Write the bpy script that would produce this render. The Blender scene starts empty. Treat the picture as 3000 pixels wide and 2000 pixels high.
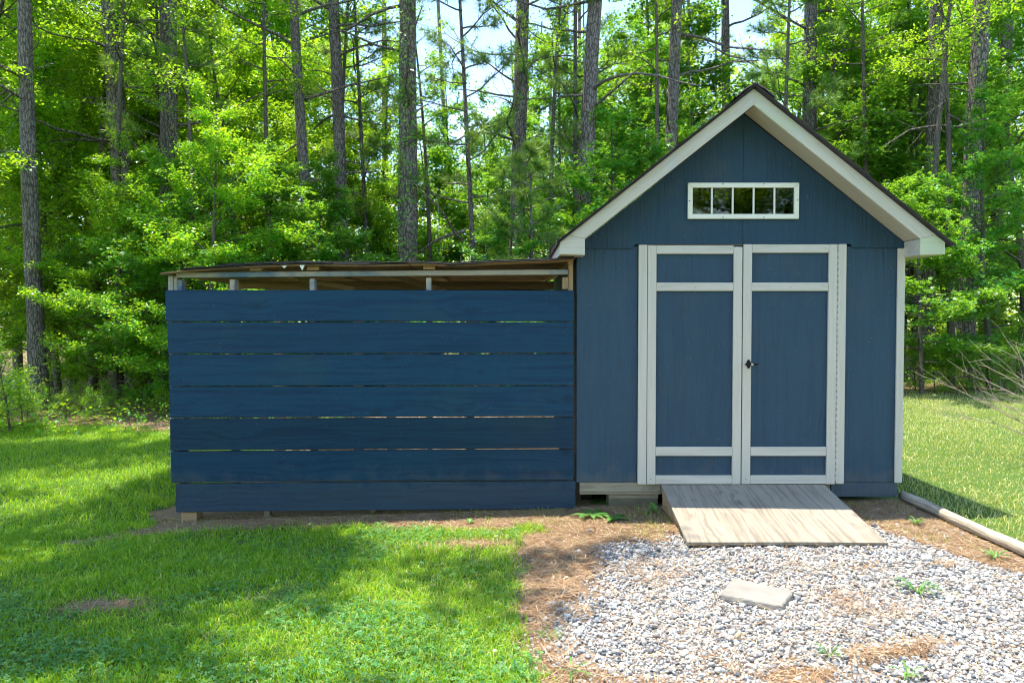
import bpy, bmesh, math, random
import numpy as np
from mathutils import Vector, Matrix

R = math.radians
S = bpy.context.scene
C = S.collection
random.seed(7)
RNG = np.random.default_rng(11)

# ------------------------------------------------------------------ camera
F, CZ, PITCH = 2168.0, 1.5, R(1.585)          # focal length in photo pixels, eye height, downward tilt
cam_d = bpy.data.cameras.new('camera'); cam = bpy.data.objects.new('camera', cam_d); C.objects.link(cam)
cam.location = (0, 0, CZ); cam.rotation_euler = (math.pi/2 - PITCH, 0, 0)
cam_d.sensor_width = 36.0; cam_d.lens = 36.0*F/3000.0; cam_d.clip_start = 0.05; cam_d.clip_end = 2000
S.camera = cam
# ------------------------------------------------------------------ sky, sun, exposure
SUN = Vector((-0.19, 0.085, 1.0)).normalized()
w = bpy.data.worlds.new('World'); S.world = w; w.use_nodes = True
nt = w.node_tree; nt.nodes.clear()
def wn(t): return nt.nodes.new(t)
out = wn('ShaderNodeOutputWorld'); bg = wn('ShaderNodeBackground'); sky = wn('ShaderNodeTexSky')
sky.sky_type = 'NISHITA'; sky.sun_disc = False
sky.sun_elevation = math.asin(SUN.z); sky.sun_rotation = math.atan2(SUN.x, SUN.y) % (2*math.pi)
sky.air_density = 1.0; sky.dust_density = 0.25; sky.ozone_density = 2.5
tc = wn('ShaderNodeTexCoord'); mp = wn('ShaderNodeMapping'); mp.inputs['Scale'].default_value = (1.0, 1.0, 2.6)
nz = wn('ShaderNodeTexNoise'); nz.inputs['Scale'].default_value = 2.6; nz.inputs['Detail'].default_value = 7; nz.inputs['Roughness'].default_value = 0.58
rp = wn('ShaderNodeValToRGB'); rp.color_ramp.elements[0].position = 0.56; rp.color_ramp.elements[1].position = 0.80
mx = wn('ShaderNodeMixRGB'); mx.inputs['Color2'].default_value = (7.5, 7.7, 8.0, 1)
nt.links.new(tc.outputs['Generated'], mp.inputs['Vector']); nt.links.new(mp.outputs[0], nz.inputs['Vector'])
nt.links.new(nz.outputs['Fac'], rp.inputs['Fac']); nt.links.new(rp.outputs['Color'], mx.inputs['Fac'])
nt.links.new(sky.outputs[0], mx.inputs['Color1']); nt.links.new(mx.outputs[0], bg.inputs['Color'])
bg.inputs['Strength'].default_value = 0.15
nt.links.new(bg.outputs[0], out.inputs['Surface'])
sd = bpy.data.lights.new('sun', 'SUN'); sd.energy = 3.3; sd.angle = R(0.53); sd.color = (1.0, 0.94, 0.82)
so = bpy.data.objects.new('sun', sd); C.objects.link(so)
so.rotation_euler = SUN.to_track_quat('Z', 'Y').to_euler(); so.location = (-3, 2, 20)
S.view_settings.view_transform = 'Standard'; S.view_settings.look = 'None'
S.view_settings.exposure = 1.8; S.view_settings.gamma = 1.0; S.view_settings.use_curve_mapping = False
S.render.engine = 'CYCLES'
S.cycles.max_bounces = 6; S.cycles.diffuse_bounces = 4; S.cycles.glossy_bounces = 2
S.cycles.transmission_bounces = 4; S.cycles.transparent_max_bounces = 8
S.cycles.caustics_reflective = False; S.cycles.caustics_refractive = False
S.cycles.use_denoising = True; S.cycles.adaptive_threshold = 0.025; S.cycles.filter_width = 1.1

# ------------------------------------------------------------------ helpers
def tag(o, label=None, cat=None, group=None, kind=None):
    if label: o['label'] = label
    if cat: o['category'] = cat
    if group: o['group'] = group
    if kind: o['kind'] = kind
    return o
def empty(name, loc, rz=0.0, parent=None):
    o = bpy.data.objects.new(name, None); C.objects.link(o); o.location = loc; o.rotation_euler = (0, 0, rz)
    o.empty_display_size = 0.1
    if parent: o.parent = parent
    return o
def link(name, me, mat=None, parent=None, loc=(0, 0, 0), rot=None):
    if mat and not me.materials: me.materials.append(mat)
    o = bpy.data.objects.new(name, me); C.objects.link(o); o.location = loc
    if rot is not None: o.rotation_euler = rot
    if parent: o.parent = parent
    return o
def npmesh(name, V, Fs, attr=None, smooth=False):
    """V (n,3); Fs: face array (m,k) or list of them; attr: per-vertex float named rnd"""
    if not isinstance(Fs, (list, tuple)): Fs = [Fs]
    me = bpy.data.meshes.new(name)
    V = np.asarray(V, np.float32)
    me.vertices.add(len(V)); me.vertices.foreach_set('co', V.ravel())
    tot = np.concatenate([np.full(len(f), f.shape[1], np.int32) for f in Fs])
    idx = np.concatenate([f.ravel() for f in Fs]).astype(np.int32)
    me.loops.add(len(idx)); me.loops.foreach_set('vertex_index', idx)
    me.polygons.add(len(tot))
    st = np.zeros(len(tot), np.int32); st[1:] = np.cumsum(tot)[:-1]
    me.polygons.foreach_set('loop_start', st); me.polygons.foreach_set('loop_total', tot)
    if smooth: me.polygons.foreach_set('use_smooth', np.ones(len(tot), bool))
    if attr is not None:
        a = me.attributes.new('rnd', 'FLOAT', 'POINT'); a.data.foreach_set('value', np.asarray(attr, np.float32))
    me.update(calc_edges=True)
    return me
def bm_mesh(name, bm, smooth=False):
    me = bpy.data.meshes.new(name); bmesh.ops.recalc_face_normals(bm, faces=bm.faces[:])
    if smooth:
        for f in bm.faces: f.smooth = True
    bm.to_mesh(me); bm.free(); return me
def box(name, x, y, z, mat, parent=None, bev=0.003, rot=None, o0=(0, 0, 0)):
    """axis-aligned bevelled box given (min,max) pairs in the parent's space"""
    c = Vector(((x[0]+x[1])/2, (y[0]+y[1])/2, (z[0]+z[1])/2)); s = (x[1]-x[0], y[1]-y[0], z[1]-z[0])
    bm = bmesh.new(); bmesh.ops.create_cube(bm, size=1)
    bmesh.ops.scale(bm, vec=s, verts=bm.verts)
    if bev: bmesh.ops.bevel(bm, geom=bm.edges[:], offset=min(bev, min(s)*.3), segments=1, affect='EDGES')
    return link(name, bm_mesh(name, bm), mat, parent, c - Vector(o0), rot)
def prism(name, pts, y0, y1, mat, parent=None, bev=0.0):
    """polygon in x,z extruded from y0 to y1; origin at centroid"""
    cx = sum(p[0] for p in pts)/len(pts); cz = sum(p[1] for p in pts)/len(pts)
    bm = bmesh.new()
    vs = [bm.verts.new((p[0]-cx, 0, p[1]-cz)) for p in pts]
    f = bm.faces.new(vs)
    r = bmesh.ops.extrude_face_region(bm, geom=[f])
    bmesh.ops.translate(bm, vec=(0, y1-y0, 0), verts=[v for v in r['geom'] if isinstance(v, bmesh.types.BMVert)])
    if bev: bmesh.ops.bevel(bm, geom=bm.edges[:], offset=bev, segments=1, affect='EDGES')
    bmesh.ops.triangulate(bm, faces=[f for f in bm.faces if len(f.verts) > 4])
    return link(name, bm_mesh(name, bm), mat, parent, (cx, y0, cz))
def cyl(name, r0, r1, h, mat, parent, loc, rot=None, n=16):
    bm = bmesh.new(); bmesh.ops.create_cone(bm, cap_ends=True, segments=n, radius1=r0, radius2=r1, depth=h)
    return link(name, bm_mesh(name, bm), mat, parent, loc, rot)
def tube(P, rad, n=6):
    """tube along polyline P (k,3) with radii (k) -> verts, quads"""
    P = np.asarray(P, float); k = len(P); rad = np.asarray(rad, float)
    T = np.gradient(P, axis=0); T /= np.linalg.norm(T, axis=1)[:, None] + 1e-9
    ref = np.where(np.abs(T[:, 2:3]) > .9, np.array([[1., 0, 0]]), np.array([[0., 0, 1]]))
    U = np.cross(T, ref); U /= np.linalg.norm(U, axis=1)[:, None] + 1e-9
    W = np.cross(T, U)
    a = np.arange(n)*2*np.pi/n
    V = P[:, None, :] + rad[:, None, None]*(np.cos(a)[None, :, None]*U[:, None, :] + np.sin(a)[None, :, None]*W[:, None, :])
    i = np.arange(k-1)[:, None]*n; j = np.arange(n)[None, :]; j2 = (j+1) % n
    Q = np.stack([i+j, i+j2, i+n+j2, i+n+j], -1).reshape(-1, 4)
    return V.reshape(-1, 3), Q
def join(parts):
    V, Q, o = [], [], 0
    for v, q in parts:
        V.append(v); Q.append(q+o); o += len(v)
    return np.concatenate(V), np.concatenate(Q)
_L = RNG.random((64, 64))
def vnoise(x, y, s):
    x = np.asarray(x, float)*s + 100.3; y = np.asarray(y, float)*s + 57.7
    xi = np.floor(x).astype(int); yi = np.floor(y).astype(int); fx = x-xi; fy = y-yi
    fx = fx*fx*(3-2*fx); fy = fy*fy*(3-2*fy)
    g = lambda a, b: _L[a % 64, b % 64]
    return (g(xi, yi)*(1-fx)+g(xi+1, yi)*fx)*(1-fy) + (g(xi, yi+1)*(1-fx)+g(xi+1, yi+1)*fx)*fy
def fbm(x, y, s): return .5*vnoise(x, y, s) + .3*vnoise(x, y, s*2.1) + .2*vnoise(x, y, s*4.3)
def zg(x, y):
    """height of the ground"""
    x = np.asarray(x, float); y = np.asarray(y, float)
    slope = .028*(7*np.tanh((x+2.4)/7))
    return slope + .03*(vnoise(x, y, .35)-.5) + .016*(vnoise(x, y, 1.7)-.5)
def gz(x, y): return float(zg(x, y))
def X(px, D): return (px*1.27551-1500)*D/F          # photo column (2352 wide) at depth D
def Z(py, D): return CZ - (py*1.27551-940)*D/F
def copy_tree(o, parent=None):
    c = o.copy(); C.objects.link(c); c.parent = parent
    for ch in o.children: copy_tree(ch, c)
    return c

# ------------------------------------------------------------------ materials
def mat(name):
    m = bpy.data.materials.new(name); m.use_nodes = True; t = m.node_tree; t.nodes.clear()
    o = t.nodes.new('ShaderNodeOutputMaterial'); return m, t, o
def N(t, typ, **kw):
    n = t.nodes.new(typ)
    for k, v in kw.items():
        if k in n.inputs: n.inputs[k].default_value = v
        else: setattr(n, k, v)
    return n
def ramp(t, fac, stops):
    r = t.nodes.new('ShaderNodeValToRGB'); e = r.color_ramp.elements
    while len(e) < len(stops): e.new(0.5)
    for q, (p, c) in zip(e, stops): q.position = p; q.color = (c, c, c, 1) if not hasattr(c, '__len__') else (*c, 1)
    t.links.new(fac, r.inputs['Fac']); return r.outputs['Color']
def mix(t, fac, a, b, mode='MIX'):
    m = t.nodes.new('ShaderNodeMixRGB'); m.blend_type = mode
    for s, v in (('Fac', fac), ('Color1', a), ('Color2', b)):
        if isinstance(v, bpy.types.NodeSocket): t.links.new(v, m.inputs[s])
        elif s == 'Fac': m.inputs[s].default_value = v
        else: m.inputs[s].default_value = (*v, 1)
    return m.outputs[0]
def coords(t, scale=(1, 1, 1), rnd=True):
    tcn = t.nodes.new('ShaderNodeTexCoord'); v = tcn.outputs['Object']
    if rnd:
        oi = t.nodes.new('ShaderNodeObjectInfo'); ad = t.nodes.new('ShaderNodeVectorMath'); ad.operation = 'MULTIPLY_ADD'
        cmb = t.nodes.new('ShaderNodeCombineXYZ')
        for k in 'XYZ': t.links.new(oi.outputs['Random'], cmb.inputs[k])
        t.links.new(cmb.outputs[0], ad.inputs[0]); ad.inputs[1].default_value = (31.7, 17.3, 23.9); t.links.new(v, ad.inputs[2])
        v = ad.outputs[0]
    mpn = t.nodes.new('ShaderNodeMapping'); mpn.inputs['Scale'].default_value = scale; t.links.new(v, mpn.inputs['Vector'])
    return mpn.outputs[0]
def noise(t, vec, scale, detail=4, rough=.55, dist=0.0):
    n = N(t, 'ShaderNodeTexNoise', Scale=scale, Detail=detail, Roughness=rough, Distortion=dist)
    t.links.new(vec, n.inputs['Vector']); return n.outputs['Fac']
def principled(t, o, color, rough=.6, bump=None, bstr=.3, bdist=.002, spec=.4, metal=0.0):
    p = t.nodes.new('ShaderNodeBsdfPrincipled')
    if isinstance(color, bpy.types.NodeSocket): t.links.new(color, p.inputs['Base Color'])
    else: p.inputs['Base Color'].default_value = (*color, 1)
    if isinstance(rough, bpy.types.NodeSocket): t.links.new(rough, p.inputs['Roughness'])
    else: p.inputs['Roughness'].default_value = rough
    p.inputs['Specular IOR Level'].default_value = spec; p.inputs['Metallic'].default_value = metal
    if bump is not None:
        b = N(t, 'ShaderNodeBump', Strength=bstr, Distance=bdist); t.links.new(bump, b.inputs['Height']); t.links.new(b.outputs[0], p.inputs['Normal'])
    t.links.new(p.outputs[0], o.inputs['Surface']); return p
def stretch(axis, along, across): return tuple(along if a == axis else across for a in 'xyz')

def wood(name, c0, c1, axis, rough=.6, bstr=.35, bdist=.002, rings=60.0, stains=(), specks=0.0, spec=.4, var=.25, warp=.05, knots=0.0, gcol=.5, dust=0.0, tv=.22):
    """board: irregular grain lines along axis, tone variation c0..c1, stains = [(colour, scale, threshold, strength)]"""
    m, t, o = mat(name)
    v = coords(t)
    low = N(t, 'ShaderNodeTexNoise', Scale=1.0, Detail=2.0); t.links.new(coords(t, stretch(axis, 1.6, 5.0)), low.inputs['Vector'])
    wm = t.nodes.new('ShaderNodeVectorMath'); wm.operation = 'MULTIPLY_ADD'
    t.links.new(low.outputs['Color'], wm.inputs[0]); wm.inputs[1].default_value = (warp*2, warp*2, warp*2); t.links.new(v, wm.inputs[2])
    vec = wm.outputs[0]
    kf = None
    if knots:
        vo = N(t, 'ShaderNodeTexVoronoi', Scale=1.0); t.links.new(coords(t, stretch(axis, 1.9, 3.4)), vo.inputs['Vector'])
        kf = ramp(t, vo.outputs['Distance'], [(0.0, 1.0), (.055, .8), (.12, 0.0)])
        sw = ramp(t, vo.outputs['Distance'], [(0.0, 1.0), (.45, 0.0)])
        w2 = t.nodes.new('ShaderNodeVectorMath'); w2.operation = 'MULTIPLY_ADD'
        t.links.new(sw, w2.inputs[0]); w2.inputs[1].default_value = stretch(axis, 0.0, .05); t.links.new(vec, w2.inputs[2]); vec = w2.outputs[0]
    def st(al, ac):
        mpn = t.nodes.new('ShaderNodeMapping'); mpn.inputs['Scale'].default_value = stretch(axis, al, ac); t.links.new(vec, mpn.inputs['Vector']); return mpn.outputs[0]
    g1 = noise(t, st(.9, rings), 1.0, 3, .55); g2 = noise(t, st(4.0, rings*3.3), 1.0, 3, .6)
    g1 = ramp(t, g1, [(.36, 0.0), (.52, .8), (.64, 1.0)])
    g = mix(t, .35, g1, g2)
    tone = noise(t, st(.7, 7.0), 1.0, 3); blot = noise(t, v, 3.2, 4)
    tone2 = mix(t, gcol, mix(t, .5, tone, blot), g)
    col = mix(t, ramp(t, tone2, [(.5-var, 0.0), (.5+var, 1.0)]), c0, c1)
    for sc, scale, thr, stg in stains:
        n = noise(t, v, scale, 5, .62)
        col = mix(t, ramp(t, n, [(thr, 0.0), (min(thr+.16, 1), stg)]), col, sc)
    if kf is not None: col = mix(t, mix(t, .45, (0, 0, 0), kf), col, tuple(k*.25 for k in c0))
    if specks:
        vo = N(t, 'ShaderNodeTexVoronoi', Scale=42.0); t.links.new(v, vo.inputs['Vector'])
        sel = noise(t, v, 11.0, 2)
        f = ramp(t, vo.outputs['Distance'], [(0.0, specks), (.13, 0.0)])
        f2 = mix(t, ramp(t, sel, [(.53, 0.0), (.62, 1.0)]), (0, 0, 0), f)
        col = mix(t, f2, col, (.45, .47, .45))
    if dust:
        ge = t.nodes.new('ShaderNodeNewGeometry'); sx = t.nodes.new('ShaderNodeSeparateXYZ'); t.links.new(ge.outputs['Position'], sx.inputs[0])
        dn = noise(t, ge.outputs['Position'], 7.0, 5, .65); ad = t.nodes.new('ShaderNodeMath'); ad.operation = 'MULTIPLY_ADD'
        t.links.new(dn, ad.inputs[0]); ad.inputs[1].default_value = -.55; t.links.new(sx.outputs['Z'], ad.inputs[2])
        col = mix(t, ramp(t, ad.outputs[0], [(0.0, dust), (.12, 0.0)]), col, (.13, .12, .105))
        oi = t.nodes.new('ShaderNodeObjectInfo'); hs = t.nodes.new('ShaderNodeHueSaturation'); mr = t.nodes.new('ShaderNodeMapRange')
        mr.inputs['To Min'].default_value = 1-tv; mr.inputs['To Max'].default_value = 1+tv
        t.links.new(oi.outputs['Random'], mr.inputs['Value']); t.links.new(mr.outputs[0], hs.inputs['Value']); t.links.new(col, hs.inputs['Color']); col = hs.outputs[0]
    principled(t, o, col, rough, g if kf is None else mix(t, .5, g, kf), bstr, bdist, spec)
    return m
M = {}
M['siding'] = wood('navy_painted_siding', (.022, .051, .084), (.029, .066, .103), 'z', .62, .8, .008, 30.0, [((.042, .068, .088), 2.6, .53, .45), ((.03, .042, .055), 9.0, .60, .6)], .9, spec=.3, warp=.05, gcol=.28, dust=.30, tv=.04)
M['gable'] = wood('navy_painted_gable', (.017, .045, .074), (.023, .058, .091), 'z', .68, .7, .006, 26.0, [((.045, .065, .075), 2.2, .55, .5), ((.025, .035, .045), 7.0, .62, .5)], 1.0, spec=.25, warp=.05, gcol=.28)
M['board'] = wood('navy_stained_plank', (.0010, .024, .058), (.003, .041, .083), 'x', .5, .5, .005, 30.0, [((.014, .048, .062), 1.2, .54, .6)], .45, warp=.03, knots=1.0, spec=.25, dust=.16)
M['trim_z'] = wood('cream_paint_upright', (.50, .455, .385), (.57, .525, .45), 'z', .6, .3, .002, 40.0, [((.47, .49, .36), 1.3, .58, .4), ((.36, .33, .28), 9.0, .66, .6)])
M['trim_x'] = wood('cream_paint_rail', (.47, .43, .365), (.57, .525, .45), 'x', .6, .5, .003, 40.0, [((.53, .56, .42), 1.3, .58, .4), ((.36, .33, .28), 9.0, .66, .6)])
M['fascia'] = wood('cream_paint_fascia', (.48, .44, .36), (.57, .525, .435), 'x', .6, .5, .003, 40.0, [((.46, .56, .33), 1.1, .50, .6), ((.42, .48, .55), 1.7, .58, .45), ((.33, .30, .25), 10.0, .68, .5)])
M['soffit'] = wood('cream_soffit', (.44, .385, .315), (.52, .46, .38), 'x', .7, .25, .002, 40.0, [((.44, .39, .32), 4.0, .60, .5)])
M['raw'] = wood('raw_pine_lumber', (.28, .17, .085), (.44, .29, .155), 'x', .75, .4, .003, 34.0, [((.14, .085, .045), 3.0, .58, .6)])
M['raw_z'] = wood('raw_pine_stud', (.30, .19, .095), (.46, .31, .17), 'z', .75, .4, .003, 34.0, [((.10, .13, .16), 3.0, .56, .7)])
M['rail_paint'] = wood('rail_overspray', (.30, .265, .215), (.40, .345, .275), 'x', .7, .4, .003, 34.0, [((.06, .13, .20), 1.7, .50, .9)])
M['post_paint'] = wood('stud_overspray', (.33, .29, .22), (.44, .37, .28), 'z', .7, .4, .003, 34.0, [((.05, .12, .19), 4.0, .44, .95)])
M['treated'] = wood('treated_sill', (.20, .165, .11), (.33, .28, .20), 'x', .8, .4, .003, 34.0, [((.10, .085, .055), 4.0, .55, .6), ((.15, .20, .10), 2.0, .58, .5)])
M['roofply'] = wood('old_roof_plywood', (.15, .08, .04), (.30, .18, .09), 'x', .85, .5, .004, 28.0, [((.04, .03, .022), 3.0, .50, .85)])
M['ramp'] = wood('weathered_plywood', (.15, .122, .088), (.33, .282, .218), 'y', .85, .5, .003, 42.0, [((.37, .318, .248), 2.4, .54, .5), ((.13, .10, .07), 11.0, .66, .8), ((.30, .25, .19), 5.0, .58, .5)], var=.30, warp=.04, knots=.8, gcol=.5)
M['log'] = wood('weathered_log', (.24, .195, .145), (.50, .42, .31), 'y', .85, .7, .006, 36.0, [((.12, .10, .075), 5.0, .55, .8)], gcol=.7)
def plain(name, c, rough=.6, metal=0.0, spec=.4, nscale=20.0, amp=.25, bstr=.15):
    m, t, o = mat(name); v = coords(t); n = noise(t, v, nscale, 4)
    col = mix(t, n, tuple(k*(1-amp) for k in c), tuple(min(1, k*(1+amp)) for k in c))
    principled(t, o, col, rough, n, bstr, .002, spec, metal); return m
M['black'] = plain('black_metal', (.015, .016, .018), .4, .6)
M['chrome'] = plain('bright_metal', (.6, .6, .58), .3, 1.0)
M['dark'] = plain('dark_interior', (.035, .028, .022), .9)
M['vinyl'] = plain('cream_vinyl', (.74, .72, .62), .45, 0, .4, 6.0, .05, .03)
M['yellow'] = plain('yellow_plastic', (.62, .58, .06), .5, 0, .4, 20, .2)
M['grey'] = plain('grey_plastic', (.16, .19, .16), .5, 0, .4, 20, .3)
M['white'] = plain('white_plastic', (.75, .77, .80), .45, 0, .4, 20, .1)
M['block'] = plain('mossy_concrete', (.13, .115, .075), .95, 0, .2, 14, .45, .6)
M['slate'] = plain('pale_stone', (.245, .222, .192), .9, 0, .2, 9, .35, 1.0)
def m_glass():
    m, t, o = mat('window_glass')
    fr = N(t, 'ShaderNodeFresnel', IOR=1.55); tr = N(t, 'ShaderNodeBsdfTransparent'); tr.inputs['Color'].default_value = (.72, .75, .70, 1)
    gl = N(t, 'ShaderNodeBsdfGlossy', Roughness=.015); mxs = t.nodes.new('ShaderNodeMixShader')
    t.links.new(fr.outputs[0], mxs.inputs[0]); t.links.new(tr.outputs[0], mxs.inputs[1]); t.links.new(gl.outputs[0], mxs.inputs[2])
    t.links.new(mxs.outputs[0], o.inputs['Surface']); return m
M['glass'] = m_glass()
def m_shingle():
    m, t, o = mat('asphalt_shingle'); v = coords(t)
    n = noise(t, v, 9, 4); g = noise(t, v, 260, 2)
    col = mix(t, n, (.018, .018, .024), (.07, .06, .06)); col = mix(t, ramp(t, g, [(.5, 0.0), (.7, .5)]), col, (.16, .14, .13))
    principled(t, o, col, .85, g, .6, .003, .3); return m
M['shingle'] = m_shingle()
def m_bark(name, c0, c1, c2, sx=1.0):
    m, t, o = mat(name); v = coords(t, (23*sx, 23*sx, 7*sx))
    vo = N(t, 'ShaderNodeTexVoronoi', feature='DISTANCE_TO_EDGE', Scale=1.0)
    nd = N(t, 'ShaderNodeTexNoise', Scale=1.3, Detail=4.0); t.links.new(v, nd.inputs['Vector'])
    ad = N(t, 'ShaderNodeMixRGB', Fac=.6); t.links.new(v, ad.inputs['Color1']); t.links.new(nd.outputs['Color'], ad.inputs['Color2'])
    ad.blend_type = 'LINEAR_LIGHT'; t.links.new(ad.outputs[0], vo.inputs['Vector'])
    plate = ramp(t, vo.outputs['Distance'], [(0.0, .15), (.16, 1.0)])
    big = noise(t, coords(t, (1.5, 1.5, .5)), 1.0, 4); fine = noise(t, v, 4.0, 5, .65)
    col = mix(t, big, c1, c2); col = mix(t, ramp(t, fine, [(.35, 0.0), (.7, .6)]), col, tuple(k*1.5 for k in c2))
    col = mix(t, plate, c0, col)
    principled(t, o, col, .9, mix(t, .3, plate, fine), .9, .025, .2); return m
M['bark_pine'] = m_bark('pine_bark', (.035, .026, .022), (.16, .118, .098), (.24, .208, .192))
M['bark_leafy'] = m_bark('smooth_bark', (.06, .05, .04), (.13, .105, .08), (.20, .17, .135), 2.0)
def attr_fac(t):
    a = t.nodes.new('ShaderNodeAttribute'); a.attribute_name = 'rnd'; return a.outputs['Fac']
def m_leaf(name, stops, trans, tf=.45, rough=.33, spec=.6, objvar=.35):
    m, t, o = mat(name)
    f = attr_fac(t); col = ramp(t, f, stops)
    oi = t.nodes.new('ShaderNodeObjectInfo')
    hs = t.nodes.new('ShaderNodeHueSaturation')
    mr = t.nodes.new('ShaderNodeMapRange'); mr.inputs['To Min'].default_value = 1-objvar; mr.inputs['To Max'].default_value = 1+objvar
    t.links.new(oi.outputs['Random'], mr.inputs['Value']); t.links.new(mr.outputs[0], hs.inputs['Value']); t.links.new(col, hs.inputs['Color'])
    if objvar > .2:
        m2 = t.nodes.new('ShaderNodeMath'); m2.operation = 'PINGPONG'; m2.inputs[1].default_value = .13; t.links.new(oi.outputs['Random'], m2.inputs[0])
        m3 = t.nodes.new('ShaderNodeMapRange'); m3.inputs['From Max'].default_value = .13; m3.inputs['To Min'].default_value = .475; m3.inputs['To Max'].default_value = .545; t.links.new(m2.outputs[0], m3.inputs['Value']); t.links.new(m3.outputs[0], hs.inputs['Hue'])
    p = t.nodes.new('ShaderNodeBsdfPrincipled'); t.links.new(hs.outputs[0], p.inputs['Base Color'])
    p.inputs['Roughness'].default_value = rough; p.inputs['Specular IOR Level'].default_value = spec
    tl = t.nodes.new('ShaderNodeBsdfTranslucent'); tcol = mix(t, f, tuple(k*.75 for k in trans), tuple(min(1, k*1.2) for k in trans)); t.links.new(tcol, tl.inputs['Color'])
    ms = t.nodes.new('ShaderNodeMixShader'); ms.inputs[0].default_value = tf
    t.links.new(p.outputs[0], ms.inputs[1]); t.links.new(tl.outputs[0], ms.inputs[2]); t.links.new(ms.outputs[0], o.inputs['Surface'])
    return m
M['leaf_star'] = m_leaf('sweetgum_leaf', [(0, (.02, .12, .024)), (.55, (.07, .27, .04)), (1, (.17, .36, .035))], (.42, .74, .035), .48)
M['leaf_oval'] = m_leaf('broad_leaf', [(0, (.018, .095, .012)), (.55, (.072, .245, .020)), (1, (.20, .35, .018))], (.50, .76, .02), .48)
M['leaf_far'] = m_leaf('far_leaf', [(0, (.06, .19, .016)), (.6, (.13, .30, .022)), (1, (.28, .40, .03))], (.58, .74, .03), .5)
M['needle'] = m_leaf('pine_needle', [(0, (.04, .14, .03)), (.7, (.11, .24, .045)), (1, (.22, .32, .045))], (.36, .52, .05), .4)
M['grass'] = m_leaf('lawn_grass', [(0, (.030, .19, .018)), (.40, (.13, .35, .016)), (.7, (.34, .48, .035)), (1, (.56, .52, .18))], (.46, .66, .014), .42, .5, .35, 0)
M['grass_dry'] = m_leaf('dry_grass', [(0, (.12, .26, .02)), (.4, (.30, .38, .05)), (.7, (.48, .46, .17)), (1, (.62, .55, .30))], (.46, .52, .09), .4, .5, .3, 0)
M['clover'] = m_leaf('clover_leaf', [(0, (.030, .15, .04)), (.6, (.08, .26, .065)), (1, (.22, .38, .09))], (.26, .48, .05), .38, .5, .4, 0)
M['weed'] = m_leaf('weed_leaf', [(0, (.06, .20, .03)), (1, (.16, .34, .07))], (.25, .42, .06), .35, .4, .5, .1)
M['straw'] = m_leaf('pine_straw', [(0, (.13, .065, .03)), (.4, (.30, .165, .08)), (.7, (.46, .31, .17)), (1, (.60, .49, .33))], (.2, .1, .04), .1, .7, .2, 0)
M['twig'] = plain('pale_dead_twig', (.34, .275, .21), .8, 0, .2, 30, .3)
def m_gravel():
    m, t, o = mat('gravel_stone'); f = attr_fac(t)
    col = ramp(t, f, [(0, (.085, .09, .10)), (.16, (.19, .195, .20)), (.34, (.31, .302, .29)), (.60, (.45, .435, .41)), (.93, (.56, .54, .50)), (1, (.40, .29, .17))])
    v = coords(t, rnd=False); n = noise(t, v, 160, 3)
    col = mix(t, ramp(t, n, [(.45, 0.0), (.75, .55)]), col, (.25, .26, .28))
    principled(t, o, col, .8, n, .35, .003, .3); return m
M['gravel'] = m_gravel()
def m_ground():
    m, t, o = mat('ground_soil')
    tcn = t.nodes.new('ShaderNodeTexCoord'); v = tcn.outputs['Object']
    f = attr_fac(t)          # 0 lawn soil, .5 pine-straw soil, 1 gravel bed
    n1 = noise(t, v, 2.3, 6); n2 = noise(t, v, 38, 5, .7); n3 = noise(t, v, 130, 3, .7)
    lawn = mix(t, n1, (.05, .11, .016), (.10, .13, .035))
    lawn = mix(t, ramp(t, n2, [(.45, 0.0), (.65, .7)]), lawn, (.06, .17, .015))
    straw = mix(t, n1, (.17, .11, .068), (.32, .225, .145))
    straw = mix(t, ramp(t, n2, [(.46, 0.0), (.64, .7)]), straw, (.11, .068, .04))
    straw = mix(t, ramp(t, n3, [(.52, 0.0), (.66, .7)]), straw, (.36, .26, .16))
    grav = mix(t, n3, (.16, .115, .08), (.34, .28, .22))
    col = mix(t, ramp(t, f, [(.12, 0.0), (.42, 1.0)]), lawn, straw)
    col = mix(t, ramp(t, f, [(.6, 0.0), (.9, 1.0)]), col, grav)
    principled(t, o, col, .95, mix(t, .5, n2, n3), .8, .02, .15); return m
M['ground'] = m_ground()

# ------------------------------------------------------------------ ground zones
XL_Y = np.array([2.4, 2.82, 3.02, 3.22, 3.48, 4.04, 4.75, 5.2]); XL_X = np.array([.20, .17, .12, .04, .03, .20, .44, .7])
def gravel_w(x, y):
    n = fbm(x, y, 1.9)-.5; n2 = fbm(x+9, y+4, 5.0)-.5
    d = x - np.interp(y, XL_Y, XL_X) + .35*n
    top = np.where(x < 1.0, 4.85, np.where(x < 2.42, 4.95, 4.95-(x-2.42)*2.6)) - y + .5*n
    wv = np.clip((d+.06)/.50, 0, 1)*np.clip(top/.25, 0, 1)
    band = np.exp(-((y-3.02-.25*(x-1.4))/.13)**2)*np.clip((x-.8)/.3, 0, 1)*np.clip((2.1-x)/.3, 0, 1)     # straw drifting over the stones
    band2 = np.exp(-((y-2.78)/.14)**2)*np.clip((1.35-x)/.25, 0, 1)
    thin = np.clip((fbm(x+40, y+13, 2.7)-.66)*5, 0, .45) + .25*np.clip((x-2.1)/.6, 0, 1)*np.clip((fbm(x+2, y+3, 2.0)-.45)*4, 0, 1)
    return wv*(1-.6*np.clip(band+band2, 0, 1)*(n2 > -.12))*(1-np.clip(thin, 0, .7))
SHED = (.47, 2.95, 5.5, 8.65)
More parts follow.
